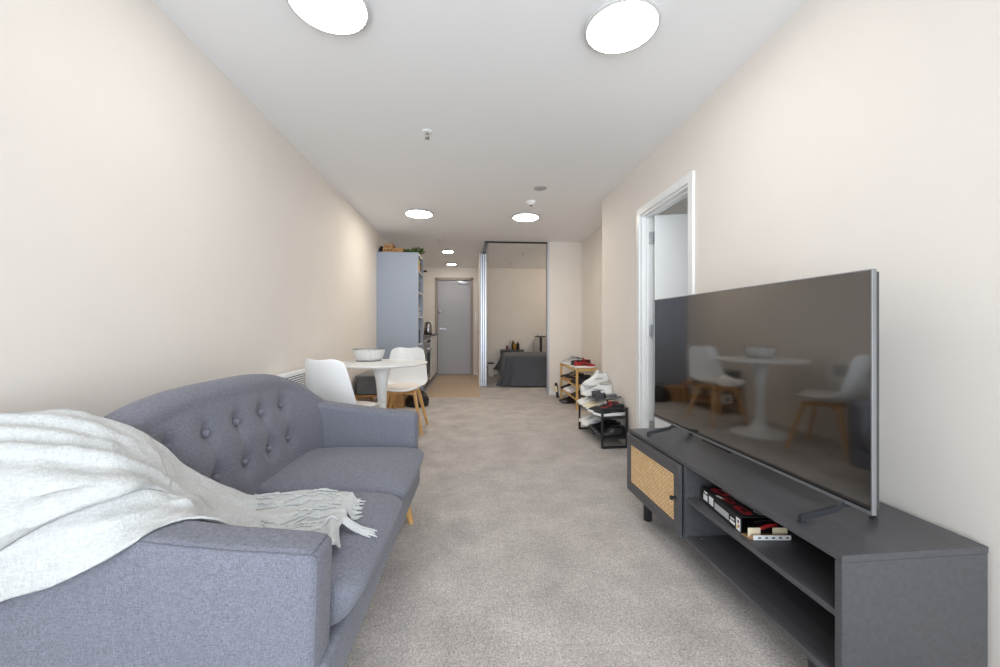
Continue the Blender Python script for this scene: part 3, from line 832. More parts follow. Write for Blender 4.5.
# ------------------------------------------------------------------ tall shelf unit and kitchen
KX = -.735
def tall_unit():
    y0, y1, zt = 5.56, 6.12, 2.11
    t = thing('tall_shelf_unit', 'tall blue-grey shelf unit, its flat side towards the dining table', 'shelf unit', (XL, y0, 0))
    D = KX-XL; L = y1-y0
    MB().box(0, D, 0, .022, 0, zt, .002).build('side_panel', 'panel_blue', t)
    MB().box(0, D, L-.022, L, 0, zt, .002).build('side_panel', 'panel_blue', t)
    MB().box(0, .012, .022, L-.022, 0, zt).build('back_panel', 'panel_blue', t)
    MB().box(.012, D-.004, .022, L-.022, zt-.022, zt, .001).build('top_panel', 'white', t)
    hs = (.06, .42, .80, 1.20, 1.55, 1.85)
    for h in hs: MB().box(.012, D-.004, .022, L-.022, h, h+.02, .001).build('shelf', 'white', t)
    X0 = XL+D
    def stack(kind, n, zb, mats, labels, hh, name):
        z = zb
        for i in range(n):
            m = MB(); w = .17-.008*(i % 2)
            secs = []
            for k, (e, q) in enumerate(((.012, 0), (.0, .25), (.0, .75), (.012, 1))):
                secs.append([(x, y, hh*q+.004*noise.noise((x*20, y*20, i+zb))) for y, x in rrect(-w+e, w-e, -.16+e, .16-e, .04, 4)])
            m.loft(secs); o = m.build(name, mats[i], None, True, loc=(X0-.19, y0+L/2, z)); tag(o, labels[i], kind, 'folded linen on the tall shelf unit'); z += hh
    stack('linen', 2, 1.571, ['blue_fabric', 'grey_fabric'], ['folded blue cloth, lower one on the second shelf of the tall unit', 'folded grey cloth on top of the blue one in the tall unit'], .085, 'folded_cloth')
    stack('linen', 2, 1.221, ['pale_fabric', 'pale_fabric'], ['folded pale towel under another on the middle shelf of the tall unit', 'folded pale towel topmost on the middle shelf of the tall unit'], .075, 'folded_towel')
    b = MB(); b.box(-.17, .17, -.16, .16, 0, .20, .003).box(-.16, .12, -.161, -.16, .06, .14, mi=1)
    o = b.build('storage_box', ['black_plastic', 'light_grey'], None, loc=(X0-.20, y0+L/2, .821)); tag(o, 'dark box on the fourth shelf of the tall unit', 'box')
    for i, (yy, w, h, mt, lb, nm) in enumerate(((.155, .12, .17, 'yellow', 'yellow packet at the front edge of the top shelf of the tall unit', 'packet'),
                                      (.265, .07, .10, 'red', 'red packet beside the yellow one on the top shelf of the tall unit', 'packet'), (.40, .12, .16, 'mid_grey', 'grey box at the far end of the top shelf of the tall unit', 'box'))):
        o = MB().box(-.07, .07, -w/2, w/2, 0, h*.92, .006).loft([[(x, y, h*.92) for x, y in ((-.06, -w/2+.008), (.06, -w/2+.008), (.06, w/2-.008), (-.06, w/2-.008))], [(x, y, h) for x, y in ((-.06, -.003), (.06, -.003), (.06, .003), (-.06, .003))]]).build('food_'+nm, mt, None, loc=(X0-.078, y0+yy, 1.871))
        tag(o, lb, nm)
    # wooden crates and greenery on top
    def crate(loc, w, d, h, label):
        t2 = thing('slatted_crate', label, 'crate', loc, 0, 'wooden crates on top of the tall unit')
        m = MB()
        for z in (0, h*.7):
            m.box(-w/2, w/2, -d/2, -d/2+.008, z, z+h*.3).box(-w/2, w/2, d/2-.008, d/2, z, z+h*.3).box(-w/2, -w/2+.008, -d/2, d/2, z, z+h*.3).box(w/2-.008, w/2, -d/2, d/2, z, z+h*.3)
        m.build('slats', 'card', t2)
        for x in (-w/2+.012, -w/6, w/6, w/2-.012):
            for y in (-d/2+.01, d/2-.01): MB().box(x-.011, x+.011, y-.006, y+.006, 0, h).build('post', 'card', t2)
        MB().box(-w/2, w/2, -d/2, d/2, 0, .006).build('floor_board', 'brownwood', t2)
        MB().box(-w/2+.012, w/2-.012, -d/2+.014, d/2-.014, .006, h*.6, .004).build('contents', 'dark_grey', t2)
    crate((XL+.15, y0+.13, zt), .15, .2, .062, 'lower wooden crate of the stack by the wall on the tall unit')
    crate((XL+.155, y0+.13, zt+.063), .13, .18, .056, 'upper wooden crate of the stack by the wall on the tall unit')
    crate((XL+.29, y0+.11, zt), .14, .18, .06, 'single wooden crate beside the stacked ones on the tall unit')
    o = MB().lathe([(.03, 0), (.036, .01), (.034, .07), (.022, .085), (.018, .10), (.002, .10)], n=18).build('dark_jar', 'black_plastic', None, True, loc=(XL+.042, y0+.12, zt)); tag(o, 'small dark jar in the corner between wall and crates', 'jar')
    r = random.Random(11)
    pl = thing('trailing_plant', 'leafy green plant lying along the front of the tall unit top', 'plant', (XL+.46, y0+.13, zt))
    m = MB()
    for i in range(170):
        x = r.uniform(-.10, .17); y = r.uniform(-.10, .12); z = .012+r.uniform(0, .055)*(1 if x > -.02 else .6)
        a = r.uniform(0, 2*PI); tl = r.uniform(-.5, .9); L = r.uniform(.03, .055); w = L*.38
        u = Vector((math.cos(a)*math.cos(tl), math.sin(a)*math.cos(tl), math.sin(tl)*.6)); q = Vector((-math.sin(a), math.cos(a), r.uniform(-.3, .3)))
        c = Vector((x, y, z)); up = Vector((0, 0, .006))
        pts = [c, c+u*L*.35+q*w, c+u*L*.7+q*w*.8, c+u*L, c+u*L*.7-q*w*.8, c+u*L*.35-q*w, c+u*L*.5+up]
        pts = [Vector((p.x, p.y, max(p.z, .002))) for p in pts]
        m.add(pts, [(0, 1, 6), (1, 2, 6), (2, 3, 6), (3, 4, 6), (4, 5, 6), (5, 0, 6)])
    m.build('leaves', 'green', pl, True)
    st = MB()
    for i in range(7): st.tube([(-.1, r.uniform(-.06, .06), .006), (0, r.uniform(-.06, .06), .03), (.1, r.uniform(-.06, .06), .02), (.16, r.uniform(-.06, .06), .03)], .003, 6)
    st.build('stems', 'green', pl, True)
tall_unit()

def kitchen():
    y0, y1 = 6.13, 8.60; D = KX-XL; zc = .93
    o = MB().box(XL, KX+.015, y0, y1+.01, zc-.035, zc, .003).build('worktop', 'counter'); tag(o, 'dark grey kitchen worktop along the left wall under the kettle', 'worktop')
    def cab(ya, yb, label, m, drawers):
        t = thing('base_cabinet', label, 'cabinet', (XL+.002, ya, 0), 0, None); L = yb-ya
        MB().box(0, D-.024, .002, L-.002, .10, zc-.036).build('body', m, t)
        MB().box(0, D-.07, .002, L-.002, 0, .10).build('kickboard', 'black_plastic', t)
        z = .103; hs = (zc-.036-.103)/drawers
        for i in range(drawers):
            d = MB().box(D-.0235, D-.004, .004, L-.004, z+.0015, z+hs-.0015, .002).build('drawer' if drawers > 1 else 'door', m, t)
            h = MB().tube([(D-.004, L*.3, z+hs-.05), (D+.02, L*.3, z+hs-.05), (D+.02, L*.7, z+hs-.05), (D-.004, L*.7, z+hs-.05)], .005, 8)
            h.build('handle', 'metal', d, True); z += hs
    cab(y0, 6.60, 'narrow grey base cabinet between the tall unit and the oven', 'kitchen_grey', 1)
    ov = thing('oven', 'grey built-in oven under the worktop with a towel on its rail', 'oven', (XL, 6.602, 0)); L = .60
    MB().box(0, D-.02, 0.002, L, .10, zc-.036).build('body', 'kitchen_grey', ov); MB().box(0, D-.07, .002, L, 0, .10).build('kickboard', 'black_plastic', ov)
    dr = MB().box(D-.0195, D-.001, .006, L-.006, .16, .74, .004).build('door', 'steel', ov); MB().box(D-.001, D, .07, L-.07, .26, .62).build('glass', 'black_plastic', dr)
    MB().tube([(D-.001, .06, .70), (D+.035, .06, .70), (D+.035, L-.06, .70), (D-.001, L-.06, .70)], .008, 10).build('rail', 'metal', dr, True)
    cp = MB().box(D-.0195, D-.001, .006, L-.006, .745, zc-.04, .003).build('control_panel', 'steel', ov)
    for i in range(4): MB().lathe([(.018, 0), (.016, .02), (.002, .021)], n=16).build('knob', 'black_plastic', cp, True, loc=(D-.001, .12+.12*i, .82), rot=(0, PI/2, 0))
    tw = MB(); secs = []
    for i in range(15):
        y = .30+.22*i/14; wv = .006*math.sin(i*1.3)
        secs.append([(D+.047+wv, y, .42), (D+.049+wv, y, .60), (D+.046, y, .70), (D+.035, y, .7125), (D+.024, y, .70), (D+.020, y, .52), (D+.026, y, .52), (D+.029, y, .70), (D+.035, y, .709), (D+.041, y, .70), (D+.043+wv, y, .60), (D+.042+wv, y, .42)])
    o = tw.loft(secs).build('tea_towel', 'towel', None, True, loc=(XL, 6.602, 0)); tag(o, 'pale green tea towel hanging over the oven rail', 'towel')
    cab(7.205, 7.90, 'white three-drawer base cabinet past the oven', 'white', 3)
    cab(7.905, 8.60, 'white two-drawer base cabinet nearest the entrance door', 'white', 2)
    k = thing('electric_kettle', 'black and steel electric kettle on the dark worktop', 'kettle', (-.785, 7.25, zc))
    MB().lathe([(.075, 0), (.078, .006), (.078, .018), (.06, .022)], n=32).build('power_base', 'black_plastic', k, True)
    MB().lathe([(.072, .0225), (.076, .03), (.074, .10), (.066, .17), (.058, .205), (.05, .212), (.002, .213)], n=36).build('body', 'steel', k, True)
    MB().lathe([(.056, .2), (.057, .214), (.04, .226), (.012, .230), (.010, .240), (.002, .242)], n=28).build('lid', 'black_plastic', k, True)
    MB().tube([(.0, -.052, .208), (.0, -.10, .215), (.0, -.118, .17), (.0, -.112, .09), (.0, -.073, .055)], [.011, .012, .012, .011, .009], 10).build('handle', 'black_plastic', k, True, rot=(0, 0, PI-.2))
    MB().loft([[(.02*math.cos(a)*s, .064+q+.012*math.sin(a)*s, z+.016*math.sin(a)) for a in [2*PI*i/12 for i in range(12)]] for q, z, s in ((-.01, .15, 1.), (.012, .168, .9), (.026, .185, .6))]).build('spout', 'steel', k, True, rot=(0, 0, PI-.2))
    x = thing('toaster', 'small dark toaster on the worktop behind the kettle', 'toaster', (-1.08, 6.95, zc))
    MB().box(-.08, .08, -.14, .14, .008, .19, .03, seg=4).build('shell', 'black_plastic', x, True)
    MB().box(-.05, -.02, -.11, .11, .188, .1905).box(.02, .05, -.11, .11, .188, .1905).build('slot', 'steel', x)
    MB().box(-.06, .06, -.12, .12, 0, .01).build('foot_plate', 'black_plastic', x); MB().box(.07, .10, -.012, .012, .11, .125, .003).build('lever', 'steel', x)
    s = thing('wall_socket', 'white power socket on the far wall left of the entrance door', 'socket', (-.90, YF, 1.16))
    MB().box(-.06, .06, -.010, 0, -.04, .04, .003).build('plate', 'white_plastic', s, True)
    MB().box(-.045, -.025, -.013, -.010, .008, .028, .001).box(.025, .045, -.013, -.010, .008, .028, .001).build('switch', 'white_plastic', s)
    h = thing('dark_device', 'small dark hook high on the end wall left of the door', 'device', (-1.02, YF, 2.31))  # small dark device of unclear use, built as a plate with a prong
    MB().box(-.045, .045, -.008, 0, -.02, .02, .002).build('plate', 'black_metal', h); MB().tube([(0, -.006, .01), (0, -.05, .0), (0, -.075, .025)], .006, 8).build('prong', 'black_metal', h, True)
    i = thing('intercom_handset', 'white intercom handset on the hall wall beside the entrance door', 'intercom', (.145, 8.15, 1.26))
    MB().box(-.026, 0, -.055, .055, -.15, .15, .008).build('base', 'white_plastic', i, True)
    MB().loft([[(x-.03, y, z) for y, x in rrect(-.02, .02, -.012, .012, .008, 3)] for z, x in ()] or [[(-.038+dx+x, -.02+y, z) for y, x in rrect(-.02, .02, -.013, .013, .008, 3)] for z, dx in ((-.11, 0), (-.105, -.008), (-.06, -.006), (0, -.014), (.06, -.006), (.105, -.008), (.11, 0))]).build('handset', 'white_plastic', i, True)
    rp = [(-.03, -.045, -.10)]
    for q in range(40): rp.append((-.032+.006*math.cos(q*1.6), -.03+.0006*q, -.12-.12*math.sin(q/39*PI)))
    MB().tube(rp, .0025, 6).build('cord', 'white_plastic', i, True)
kitchen()

# ------------------------------------------------------------------ bedroom
def bedroom():
    b = thing('bed', 'bed beyond the sliding screens under dark grey bedding', 'bed', (.66, 7.05, 0))
    MB().box(0, 1.95, 0, 1.14, .12, .30, .01).build('base', 'black_plastic', b)
    for x in (.08, 1.86):
        for y in (.08, 1.06): MB().lathe([(.022, 0), (.028, .12)], n=14).build('leg', 'black_wood', b, True, loc=(x, y, 0))
    MB().box(.01, 1.94, .01, 1.13, .301, .50, .05, seg=4).build('mattress', 'mattress', b, True)
    # duvet: a crown over the mattress with hems that flare and wave
    secs = []; n = 150
    prof = [(.0, .556, 0), (.5, .562, 0), (.85, .556, 0), (.96, .546, 0), (1., .528, .012), (1.0, .47, .024), (1., .40, .036), (1., .30, .055), (1., .20, .08), (1., .10, .11), (1., .035, .135)]
    cx, cy, hx, hy = .975, .57, .985, .582
    for k, z, fl in prof:
        lp = []
        for j in range(n):
            a = 2*PI*j/n; c, s = math.cos(a), math.sin(a)
            e = .16
            ux = math.copysign(abs(c)**e, c); uy = math.copysign(abs(s)**e, s)
            w = fl*(1+.30*math.sin(j*.46+1)+.22*math.sin(j*.91))*(1.15 if ux*uy > 0 and abs(ux*uy) > .7 else 1)
            x = cx+(hx*k)*ux+w*ux; y = cy+(hy*k)*uy+w*uy*(.45 if uy > 0 else 1)
            hem = 0
            if fl:   # the foot side hangs shorter at the back
                foot = sm(.6, .98, -ux); back = sm(-.6, .9, uy)
                hem = foot*back*.17+.010*math.sin(j*.5)
            zz = z+hem*max(0, (.53-z)/.5)
            zz += .008*noise.noise((x*5, y*5, .5))
            lp.append((x, y, max(.012, zz)))
        secs.append(lp)
    m = MB().loft(secs, cap=False); o = m.build('duvet', 'duvet', None, True, loc=(.66, 7.05, 0), auto=80)
    tag(o, 'dark grey duvet hanging over the bed to the carpet', 'duvet')
    # dark drawer chest behind the bed, with bottles
    c = thing('bedside_chest', 'black bedside chest against the back wall behind the bed foot', 'bedside chest', (.66, 8.44, 0))
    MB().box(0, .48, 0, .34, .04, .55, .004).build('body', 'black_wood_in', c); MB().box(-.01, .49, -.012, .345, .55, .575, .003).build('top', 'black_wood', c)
    for x in (.02, .43):
        for y in (.02, .29): MB().box(x, x+.03, y, y+.03, 0, .04).build('leg', 'black_wood', c)
    for q in range(2):
        d = MB().box(.01, .47, -.014, -.0005, .06+.245*q, .295+.245*q, .003).build('drawer', 'black_wood', c); MB().box(.19, .29, -.022, -.014, .18+.245*q, .19+.245*q, .002).build('handle', 'metal', d)
    def bottle(x, y, r, h, m, label, cap='black_plastic', cat='bottle', nm='bottle'):
        t = thing(nm, label, cat, (.66+x, 8.44+y, .575), 0, 'bottles on the bedside chest')
        MB().lathe([(r*.9, 0), (r, .005), (r, h*.68), (r*.8, h*.76), (r*.4, h*.82), (r*.38, h*.9), (.001, h*.9)], n=20).build('body', m, t, True)
        MB().lathe([(r*.46, h*.86), (r*.46, h), (.001, h)], n=16).build('cap', cap, t, True)
    bottle(.13, .12, .028, .10, 'plum', 'small purple bottle on the bedside chest, nearest the screens')
    bottle(.20, .14, .026, .20, 'light_grey', 'tall pale bottle with a black cap on the bedside chest')
    bottle(.29, .11, .036, .17, 'gold', 'amber gold bottle in the middle of the bedside chest', 'gold')
    bottle(.37, .15, .036, .17, 'shoe_black', 'squat black bottle on the bedside chest, nearest the black pedestal stand')
    bottle(.27, .22, .034, .20, 'shoe_black', 'dark bottle standing behind the amber gold one')
    p = thing('pedestal_stand', 'slim black pedestal stand behind the bed by the jamb', 'stand', (1.51, 8.41, 0))
    MB().lathe([(.12, 0), (.12, .01), (.03, .02), (.026, .04)], n=32).build('foot', 'black_metal', p, True)
    MB().lathe([(.026, .03), (.026, .86)], n=20).build('post', 'black_metal', p, True)
    MB().lathe([(.06, .845), (.135, .86), (.14, .872), (.135, .88), (.001, .88)], n=40).build('top', 'black_wood', p, True)
    u = thing('white_cup', 'small white cup on the black pedestal stand', 'cup', (1.47, 8.39, .88))
    MB().lathe([(.022, 0), (.03, .004), (.038, .05), (.039, .062), (.036, .062), (.034, .05), (.026, .008), (.001, .008)], n=28).build('bowl', 'white_plastic', u, True)
    MB().tube([(.036, 0, .05), (.056, 0, .045), (.056, 0, .022), (.032, 0, .018)], .004, 8).build('handle', 'white_plastic', u, True)
    g = thing('grey_tapered_form', 'grey tapered form between bed and wall, built as a chair', 'chair', (1.56, 8.60, 0))  # grey tapered shape of unclear kind, built with seat and legs
    secs = []
    for z, y0, w in ((.42, -.07, .21), (.50, -.05, .205), (.66, .03, .18), (.78, .09, .150), (.84, .12, .11), (.855, .125, .06)):
        secs.append([(x, y0+y+.05+.04*(x/.2)**2*-1, z) for x, y in rrect(-w, w, 0, .04, .018, 4)])
    MB().loft(secs).build('backrest', 'grey_felt', g, True); MB().box(-.22, .22, -.07, .06, .40, .46, .025, seg=3).build('seat', 'grey_felt', g, True)
    for x in (-.18, .18):
        for y in (-.05, .04): MB().tube([(x, y, .41), (x*1.08, y*1.05, 0)], [.014, .010], 10).build('leg', 'black_metal', g, True)
    for i, (x, y, w, h, l) in enumerate(((.29, 8.50, .10, .20, 'small white box with dark lid on the bedroom floor, next to the screens'), (.43, 8.54, .12, .27, 'taller white box with dark lid on the bedroom floor, next to the bed'))):
        t = thing('lidded_box', l, 'box', (x, y, 0), 0, 'white boxes on the bedroom floor')
        MB().box(-w/2, w/2, -.08, .08, 0, h, .004).build('body', 'pale_fabric', t); MB().box(-w/2-.006, w/2+.006, -.086, .086, h, h+.03, .004).build('lid', 'black_plastic', t)
bedroom()

# ------------------------------------------------------------------ shoes
def shoe(name, label, group, loc, rz, mats, L=.275, tilt=(0, 0), style='sneaker', flip=1, cat='shoe'):
    """toe points along local +X; mats = upper, sole, laces or strap, accent"""
    up, so, la, ac = mats
    t = thing(name, label, cat, loc, rz, group); t.rotation_euler = (tilt[0], tilt[1], rz)
    s = L/.275
    def outl(k):      # half width and centre offset along the sole, k in 0..1
        w = .030+.006*math.sin(PI*k)+.014*sm(.45, .72, k)-.004*sm(0, .3, k)*(1-sm(.3, .5, k))
        e = min(k/.06, 1)*.5+.5; e2 = max(0, 1-((k-.80)/.20)**2)**.5 if k > .80 else 1
        c = .006*math.sin(PI*k*1.2)*flip
        return w*(e if k < .06 else 1)*max(.12, e2), c
    ks = [0, .015, .04, .1, .2, .3, .4, .5, .6, .7, .78, .85, .9, .94, .97, .99, 1.]
    hs = .030 if style == 'sneaker' else .018
    secs = []
    for k in ks:
        w, c = outl(k); w += .004; x = (-.13+.275*k)*s
        toe = .012*sm(.8, 1, k)
        h0 = toe; h1 = hs+toe*.7-(.006*sm(.4, .7, k) if style == 'sneaker' else .008*sm(.2, .45, k))
        secs.append([(x, (c+w*a)*s, z*s) for a, z in ((-.86, h0), (.86, h0), (1, h0+.004), (1, h1-.003), (.93, h1), (-.93, h1), (-1, h1-.003), (-1, h0+.004))])
    MB().loft(secs).build('sole', so, t, True, auto=50)
    if style == 'slide':
        st = []
        for i in range(9):
            x = (.015+.085*i/8)*s; lp = []
            for q in range(15):
                a = PI*q/14; lp.append((x, .052*math.cos(a)*s, (.012+.058*math.sin(a)**.8)*s))
            for q in range(14, -1, -1):
                a = PI*q/14; lp.append((x, .047*math.cos(a)*s, (.012+.052*math.sin(a)**.8)*s))
            st.append(lp)
        MB().loft(st).build('strap', la, t, True)
        return t
    top = {'sneaker': ((0, .082), (.06, .100), (.18, .088), (.30, .092), (.40, .100), (.50, .090), (.62, .073), (.74, .061), (.86, .053), (.94, .043), (1., .034)),
           'leather': ((0, .075), (.06, .082), (.18, .070), (.30, .074), (.40, .082), (.50, .072), (.62, .056), (.74, .047), (.86, .042), (.94, .036), (1., .026))}['sneaker' if style == 'sneaker' else 'leather']
    def th(k):
        for (a, za), (b, zb) in zip(top, top[1:]):
            if k <= b: return za+(zb-za)*(k-a)/(b-a)
        return top[-1][1]
    secs = []
    for k in [.0, .015, .05]+[.05+.95*i/22 for i in range(1, 22)]+[.985, 1.]:
        w, c = outl(k); x = (-.13+.273*k)*s; z1 = th(k); z0 = hs-.010+.010*sm(.8, 1, k)
        if k == 0: z1 -= .012
        lp = []
        for q in range(17):
            a = PI*q/16; wz = math.sin(a)**.75
            narrow = 1-.30*wz*(1 if k > .42 else .6)
            lp.append((x, (c+w*math.cos(a)*narrow)*s, (z0+(z1-z0)*wz)*s))
        secs.append(lp)
    u = MB().loft(secs).build('upper', up, t, True, auto=70)
    # flat black disc painting in the opening's shade, padded collar, tongue, laces
    lp1 = [((-.068+.052*math.cos(a))*s, (.002*flip+.0215*math.sin(a))*s, ((.092 if style == 'sneaker' else .0765)+.008*math.cos(a)*(-1 if a > 9 else 1)*.6)*s) for a in [2*PI*i/20 for i in range(20)]]
    m = MB().tube(lp1+lp1[:2], .0055*s, 8); m.build('collar', ac, t, True)
    m = MB().add([(x, y, z+.0005) for x, y, z in lp1], [tuple(range(20))]); m.build('opening_shade', 'black_plastic', t)
    if style == 'sneaker':
        m = MB()
        for i in range(5):
            k = .47+.052*i; x = (-.13+.273*k)*s; w = .021*s; z = th(k)*s
            m.tube([(x-.004*s, -w, z-.007*s), (x, 0, z+.003*s), (x+.004*s, w, z-.007*s)], .0034*s, 6)
        m.tube([(-.006*s, -.03*s, .082*s), (-.012*s, -.012*s, .104*s), (-.004*s, 0, .097*s), (-.012*s, .014*s, .106*s), (-.004*s, .03*s, .083*s)], .0026*s, 6)
        m.build('laces', la, t, True)
        m = MB(); m.loft([[((-.016-.012*q+.002)*s, y*s, (.092+.028*q)*s) for y in (-.018+.004*q, -.009, 0, .009, .018-.004*q)]+[((-.022-.012*q)*s, y*s, (.090+.028*q)*s) for y in (.018-.004*q, .009, 0, -.009, -.018+.004*q)] for q in (0, .5, 1)]).build('tongue', up, t, True)
        for sd in (-1, 1):     # side panel in the accent colour
            g = MB(); a = []
            for k, zz in ((.20, .040), (.30, .046), (.42, .056), (.56, .060), (.66, .052), (.52, .044), (.36, .036)):
                w, c = outl(k); x = (-.13+.273*k)*s; z1 = th(k); q = min(.9, max(.1, (zz-.02)/(z1-.02))); aa = math.asin(q**(1/.75)); nr = 1-.30*q*(1 if k > .42 else .6)
                a.append((x, (c+sd*(w*math.cos(aa)*nr+.0022))*s, zz*s))
            g.loft([a, [(p[0], p[1]-sd*.004*s, p[2]) for p in a]]).build('side_panel', ac, t)
    else:
        MB().box(-.131*s, -.065*s, -.030*s, .030*s, -.012*s, .004*s, .003).build('heel', so, t) if False else None
    return t

def rack(name, label, loc, L, D, Hh, levels, m, post=.022, slats=0, rz=0, top_rail=True):
    t = thing(name, label, 'shoe rack', loc, rz)
    for x in (0, D-post):
        for y in (0, L-post): MB().box(x, x+post, y, y+post, 0, Hh, .0015).build('post', m, t)
    for y in (0, L-post):
        for z in ((.0, Hh-post) if top_rail else ()): MB().box(post, D-post, y, y+post, z, z+post).build('end_rail', m, t)
    for z in levels:
        s = MB()
        if slats:
            for x in (.001, D-.001-post*.8): s.box(x, x+post*.8, post, L-post, z, z+.02, .001)
            for i in range(slats):
                x = .03+(D-.06-.02)*i/(slats-1); s.box(x, x+.022, .004, L-.004, z+.0205, z+.0285, .001)
            for y in (0.002, L-post*.8-.002): s.box(post, D-post, y, y+post*.8, z, z+.02)
        else:
            s.box(.001, D-.001, post*.1, post*.9, z-.012, z+.006).box(.001, D-.001, L-post*.9, L-post*.1, z-.012, z+.006)
            s.box(.002, .014, post, L-post, z-.010, z+.006).box(D-.014, D-.002, post, L-post, z-.010, z+.006)
            s.box(.014, D-.014, post*.5, L-post*.5, z-.002, z+.004)
        s.build('shelf', m, t)
    return t
RB = Vector((1.130, 3.325, 0))
rack('shoe_rack', 'low black metal shoe rack piled with shoes beside the white doorway', RB, .68, .238, .352, (.092, .268), 'black_metal', .018, 0, math.radians(1.3))
RW = Vector((1.335, 4.90, 0))
rack('shoe_rack', 'bamboo three-tier shoe rack in the alcove corner behind the black one', RW, .90, .275, .53, (.125, .295, .50), 'bamboo', .026, 6, 0, False)

WH = ('shoe_white', 'shoe_white', 'shoe_white', 'light_grey'); CR = ('cream', 'shoe_white', 'shoe_white', 'cream'); BR = ('shoe_black', 'shoe_white', 'shoe_white', 'red')
RD = ('red', 'shoe_white', 'shoe_black', 'shoe_black'); GW = ('light_grey', 'shoe_white', 'mid_grey', 'mid_grey'); BK = ('shoe_black', 'shoe_black', 'dark_grey', 'dark_grey')
BL = ('black_leather', 'black_plastic', 'shoe_black', 'black_leather'); GS = ('mid_grey', 'mid_grey', 'dark_grey', 'dark_grey'); BT = ('shoe_black', 'tan', 'cream', 'tan')
GB = 'shoes on the black rack'; GA = 'shoes on the bamboo rack'
z1, z2 = .097, .274
L_ = PI
S_ = [  # label, dx, dy, z, rz, mats, style, tilt, length
 ('black sneaker with red laces at the near end of the black rack top', .10, .075, z2, L_+.04, ('shoe_black', 'shoe_white', 'red', 'dark_grey'), 'sneaker', (0, 0), .285),
 ('black, red and white sneaker just behind the near-end one on the black rack', .09, .190, z2, L_-.06, BR, 'sneaker', (0, 0), .285),
 ('cream sneaker lying on the middle of the black rack top', .095, .300, z2, L_-.1, CR, 'sneaker', (0, 0), .27),
 ('cream sneaker next to the other cream one, farther along the black rack', .095, .410, z2, L_+.05, CR, 'sneaker', (0, 0), .27),
 ('white sneaker low in the pile at the far end of the black rack', .095, .520, z2, L_, WH, 'sneaker', (0, 0), .28),
 ('white sneaker at the very far end of the black rack top', .10, .622, z2, L_+.1, WH, 'sneaker', (0, 0), .28),
 ('grey strap slide tilted across the black and red sneakers', .125, .215, z2+.112, L_-.55, GS, 'slide', (.12, .22), .27),
 ('grey strap slide resting on the cream sneakers', .125, .335, z2+.115, L_-.25, GS, 'slide', (0, .12), .27),
 ('white high sneaker on top of the pile on the black rack, leaning', .115, .445, z2+.118, L_-.3, WH, 'sneaker', (.1, .12), .30),
 ('white sneaker topmost of the pile, toe towards the wall', .12, .59, z2+.118, .25, WH, 'sneaker', (-.1, -.1), .30),
 ('white sneaker balanced highest on the pile of the black rack', .12, .505, z2+.225, L_+.35, WH, 'sneaker', (0, .16), .29),
 ('black leather shoe at the near end of the lower black shelf', .105, .090, z1, L_, BL, 'leather', (0, 0), .29),
 ('black leather shoe second from the near end of the lower black shelf', .115, .195, z1, L_+.12, BL, 'leather', (0, 0), .29),
 ('black leather shoe in the middle of the lower black shelf', .115, .305, z1, L_-.05, BL, 'leather', (0, 0), .28),
 ('white and grey sneaker on the lower black shelf behind the leather shoes', .085, .430, z1, L_+.1, WH, 'sneaker', (0, 0), .27),
 ('white sneaker at the far end of the lower black shelf', .10, .555, z1, L_, WH, 'sneaker', (0, 0), .27),
]
for lb, dx, dy, z, rz, mt, stl, tl, ln in S_:
    shoe('slide_sandal' if stl == 'slide' else 'leather_shoe' if stl == 'leather' else 'sneaker', lb, GB, (RB.x+dx, RB.y+dy, z), rz, mt, ln, tl, stl, 1)
w1, w2, w3 = .1545, .3245, .5295
A_ = [
 ('red and black sneaker at the near end of the bamboo rack top', .135, .085, w3, .05, RD, 'sneaker', .29),
 ('black sneaker with red side second from the near end of the bamboo rack top', .12, .215, w3, L_+.1, ('shoe_black', 'shoe_white', 'shoe_white', 'red'), 'sneaker', .29),
 ('flat black shoe on the bamboo rack top against the wall', .15, .35, w3, .2, BK, 'leather', .28),
 ('grey and white sneaker past the red ones on the bamboo rack top', .12, .60, w3, L_-.1, GW, 'sneaker', .28),
 ('grey and white sneaker at the far end of the bamboo rack top', .12, .74, w3, L_, GW, 'sneaker', .28),
 ('dark sneaker with tan panel at the near end of the bamboo middle tier', .13, .10, w2, L_, BK, 'sneaker', .28),
 ('black sneaker in the second place of the bamboo middle tier', .13, .23, w2, L_+.05, BK, 'sneaker', .28),
 ('black and tan sneaker midway along the bamboo middle tier', .12, .50, w2, L_, BT, 'sneaker', .27),
 ('black and tan sneaker next to its pair on the bamboo middle tier', .12, .62, w2, L_+.08, BT, 'sneaker', .27),
 ('black leather shoe at the far end of the bamboo middle tier', .12, .76, w2, L_, BL, 'leather', .28),
 ('white and grey sneaker midway along the lowest bamboo tier', .12, .48, w1, L_+.1, WH, 'sneaker', .27),
 ('white sneaker with grey side next to its pair on the lowest bamboo tier', .12, .61, w1, L_, WH, 'sneaker', .27),
 ('black sneaker at the far end of the lowest bamboo tier', .12, .75, w1, L_, BK, 'sneaker', .28),
 ('black sneaker at the near end of the lowest bamboo tier', .12, .15, w1, L_, BK, 'sneaker', .28),
 ('black leather shoe on the carpet under the far half of the bamboo rack', .06, .62, .001, L_+.1, BL, 'leather', .28),
 ('black leather shoe on the carpet under the middle of the bamboo rack', .06, .49, .001, L_-.1, BL, 'leather', .28),
]
for lb, dx, dy, z, rz, mt, stl, ln in A_:
    shoe('leather_shoe' if stl == 'leather' else 'sneaker', lb, GA, (RW.x+dx, RW.y+dy, z), rz, mt, ln, (0, 0), stl, 1)
t = thing('slipper', 'dark slipper standing upright against the far leg of the bamboo rack', 'slipper', (1.292, 5.80, 0)); t.rotation_euler = (0, math.radians(-8), .3)
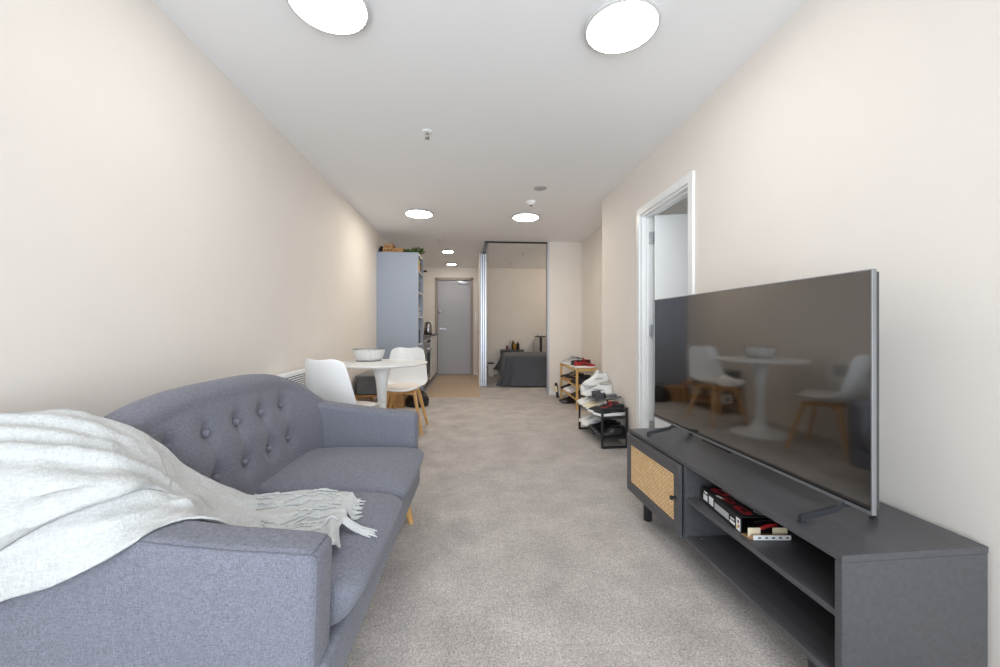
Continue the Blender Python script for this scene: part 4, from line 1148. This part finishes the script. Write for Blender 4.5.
secs = [[(x, y, z) for y, x in rrect(-w, w, 0, .016, .006, 3)] for z, w in ((.0, .02), (.012, .032), (.08, .034), (.16, .040), (.21, .034), (.232, .018))]
MB().loft(secs).build('sole', 'shoe_black', t, True)
MB().loft([[(-.004-.030*math.sin(PI*q/10), .042*math.cos(PI*q/10), z) for q in range(11)]+[(-.004-.022*math.sin(PI*q/10), .036*math.cos(PI*q/10), z) for q in range(10, -1, -1)] for z in (.10, .15, .19)]).build('strap', 'cream', t, True)

# ------------------------------------------------------------------ light, world, camera
w = bpy.data.worlds.new('world'); scn.world = w; w.use_nodes = True
bg = w.node_tree.nodes['Background']; bg.inputs['Color'].default_value = (.82, .91, 1., 1); bg.inputs['Strength'].default_value = 2.2
def area(name, loc, rot, sx, sy, e, c):
    l = bpy.data.lights.new(name, 'AREA'); l.shape = 'RECTANGLE'; l.size = sx; l.size_y = sy; l.energy = e; l.color = c
    o = bpy.data.objects.new(name, l); col.objects.link(o); o.location = loc; o.rotation_euler = rot; return o
area('window_daylight', (.03, YW-.16, 1.2), (PI/2, 0, 0), 2.4, 2.2, 92, (.88, .94, 1.))
area('side_room_fill', (2.55, .24, 1.45), (PI/2, 0, 0), 1.2, 1., 8, (.93, .97, 1.))  # added fill light for the door leaf, outside the invented side-room window
l = bpy.data.lights.new('bedroom_lamp', 'POINT'); l.energy = 15; l.color = (1., .86, .7); l.shadow_soft_size = .12
o = bpy.data.objects.new('bedroom_lamp', l); col.objects.link(o); o.location = (2.35, 7.7, 2.1)

cam = bpy.data.cameras.new('camera'); cam.sensor_width = 36; cam.lens = 392/1000*36; cam.shift_y = -5.5/1000; cam.clip_start = .02
co = bpy.data.objects.new('camera', cam); col.objects.link(co); co.location = (0, 0, 1.05); co.rotation_euler = (PI/2, 0, -math.atan2(29, 392))
scn.camera = co
scn.view_settings.view_transform = 'Standard'; scn.view_settings.look = 'None'; scn.view_settings.gamma = 1; scn.view_settings.use_curve_mapping = False
scn.view_settings.exposure = 0.27
scn.cycles.max_bounces = 10; scn.cycles.diffuse_bounces = 6; scn.cycles.transparent_max_bounces = 16
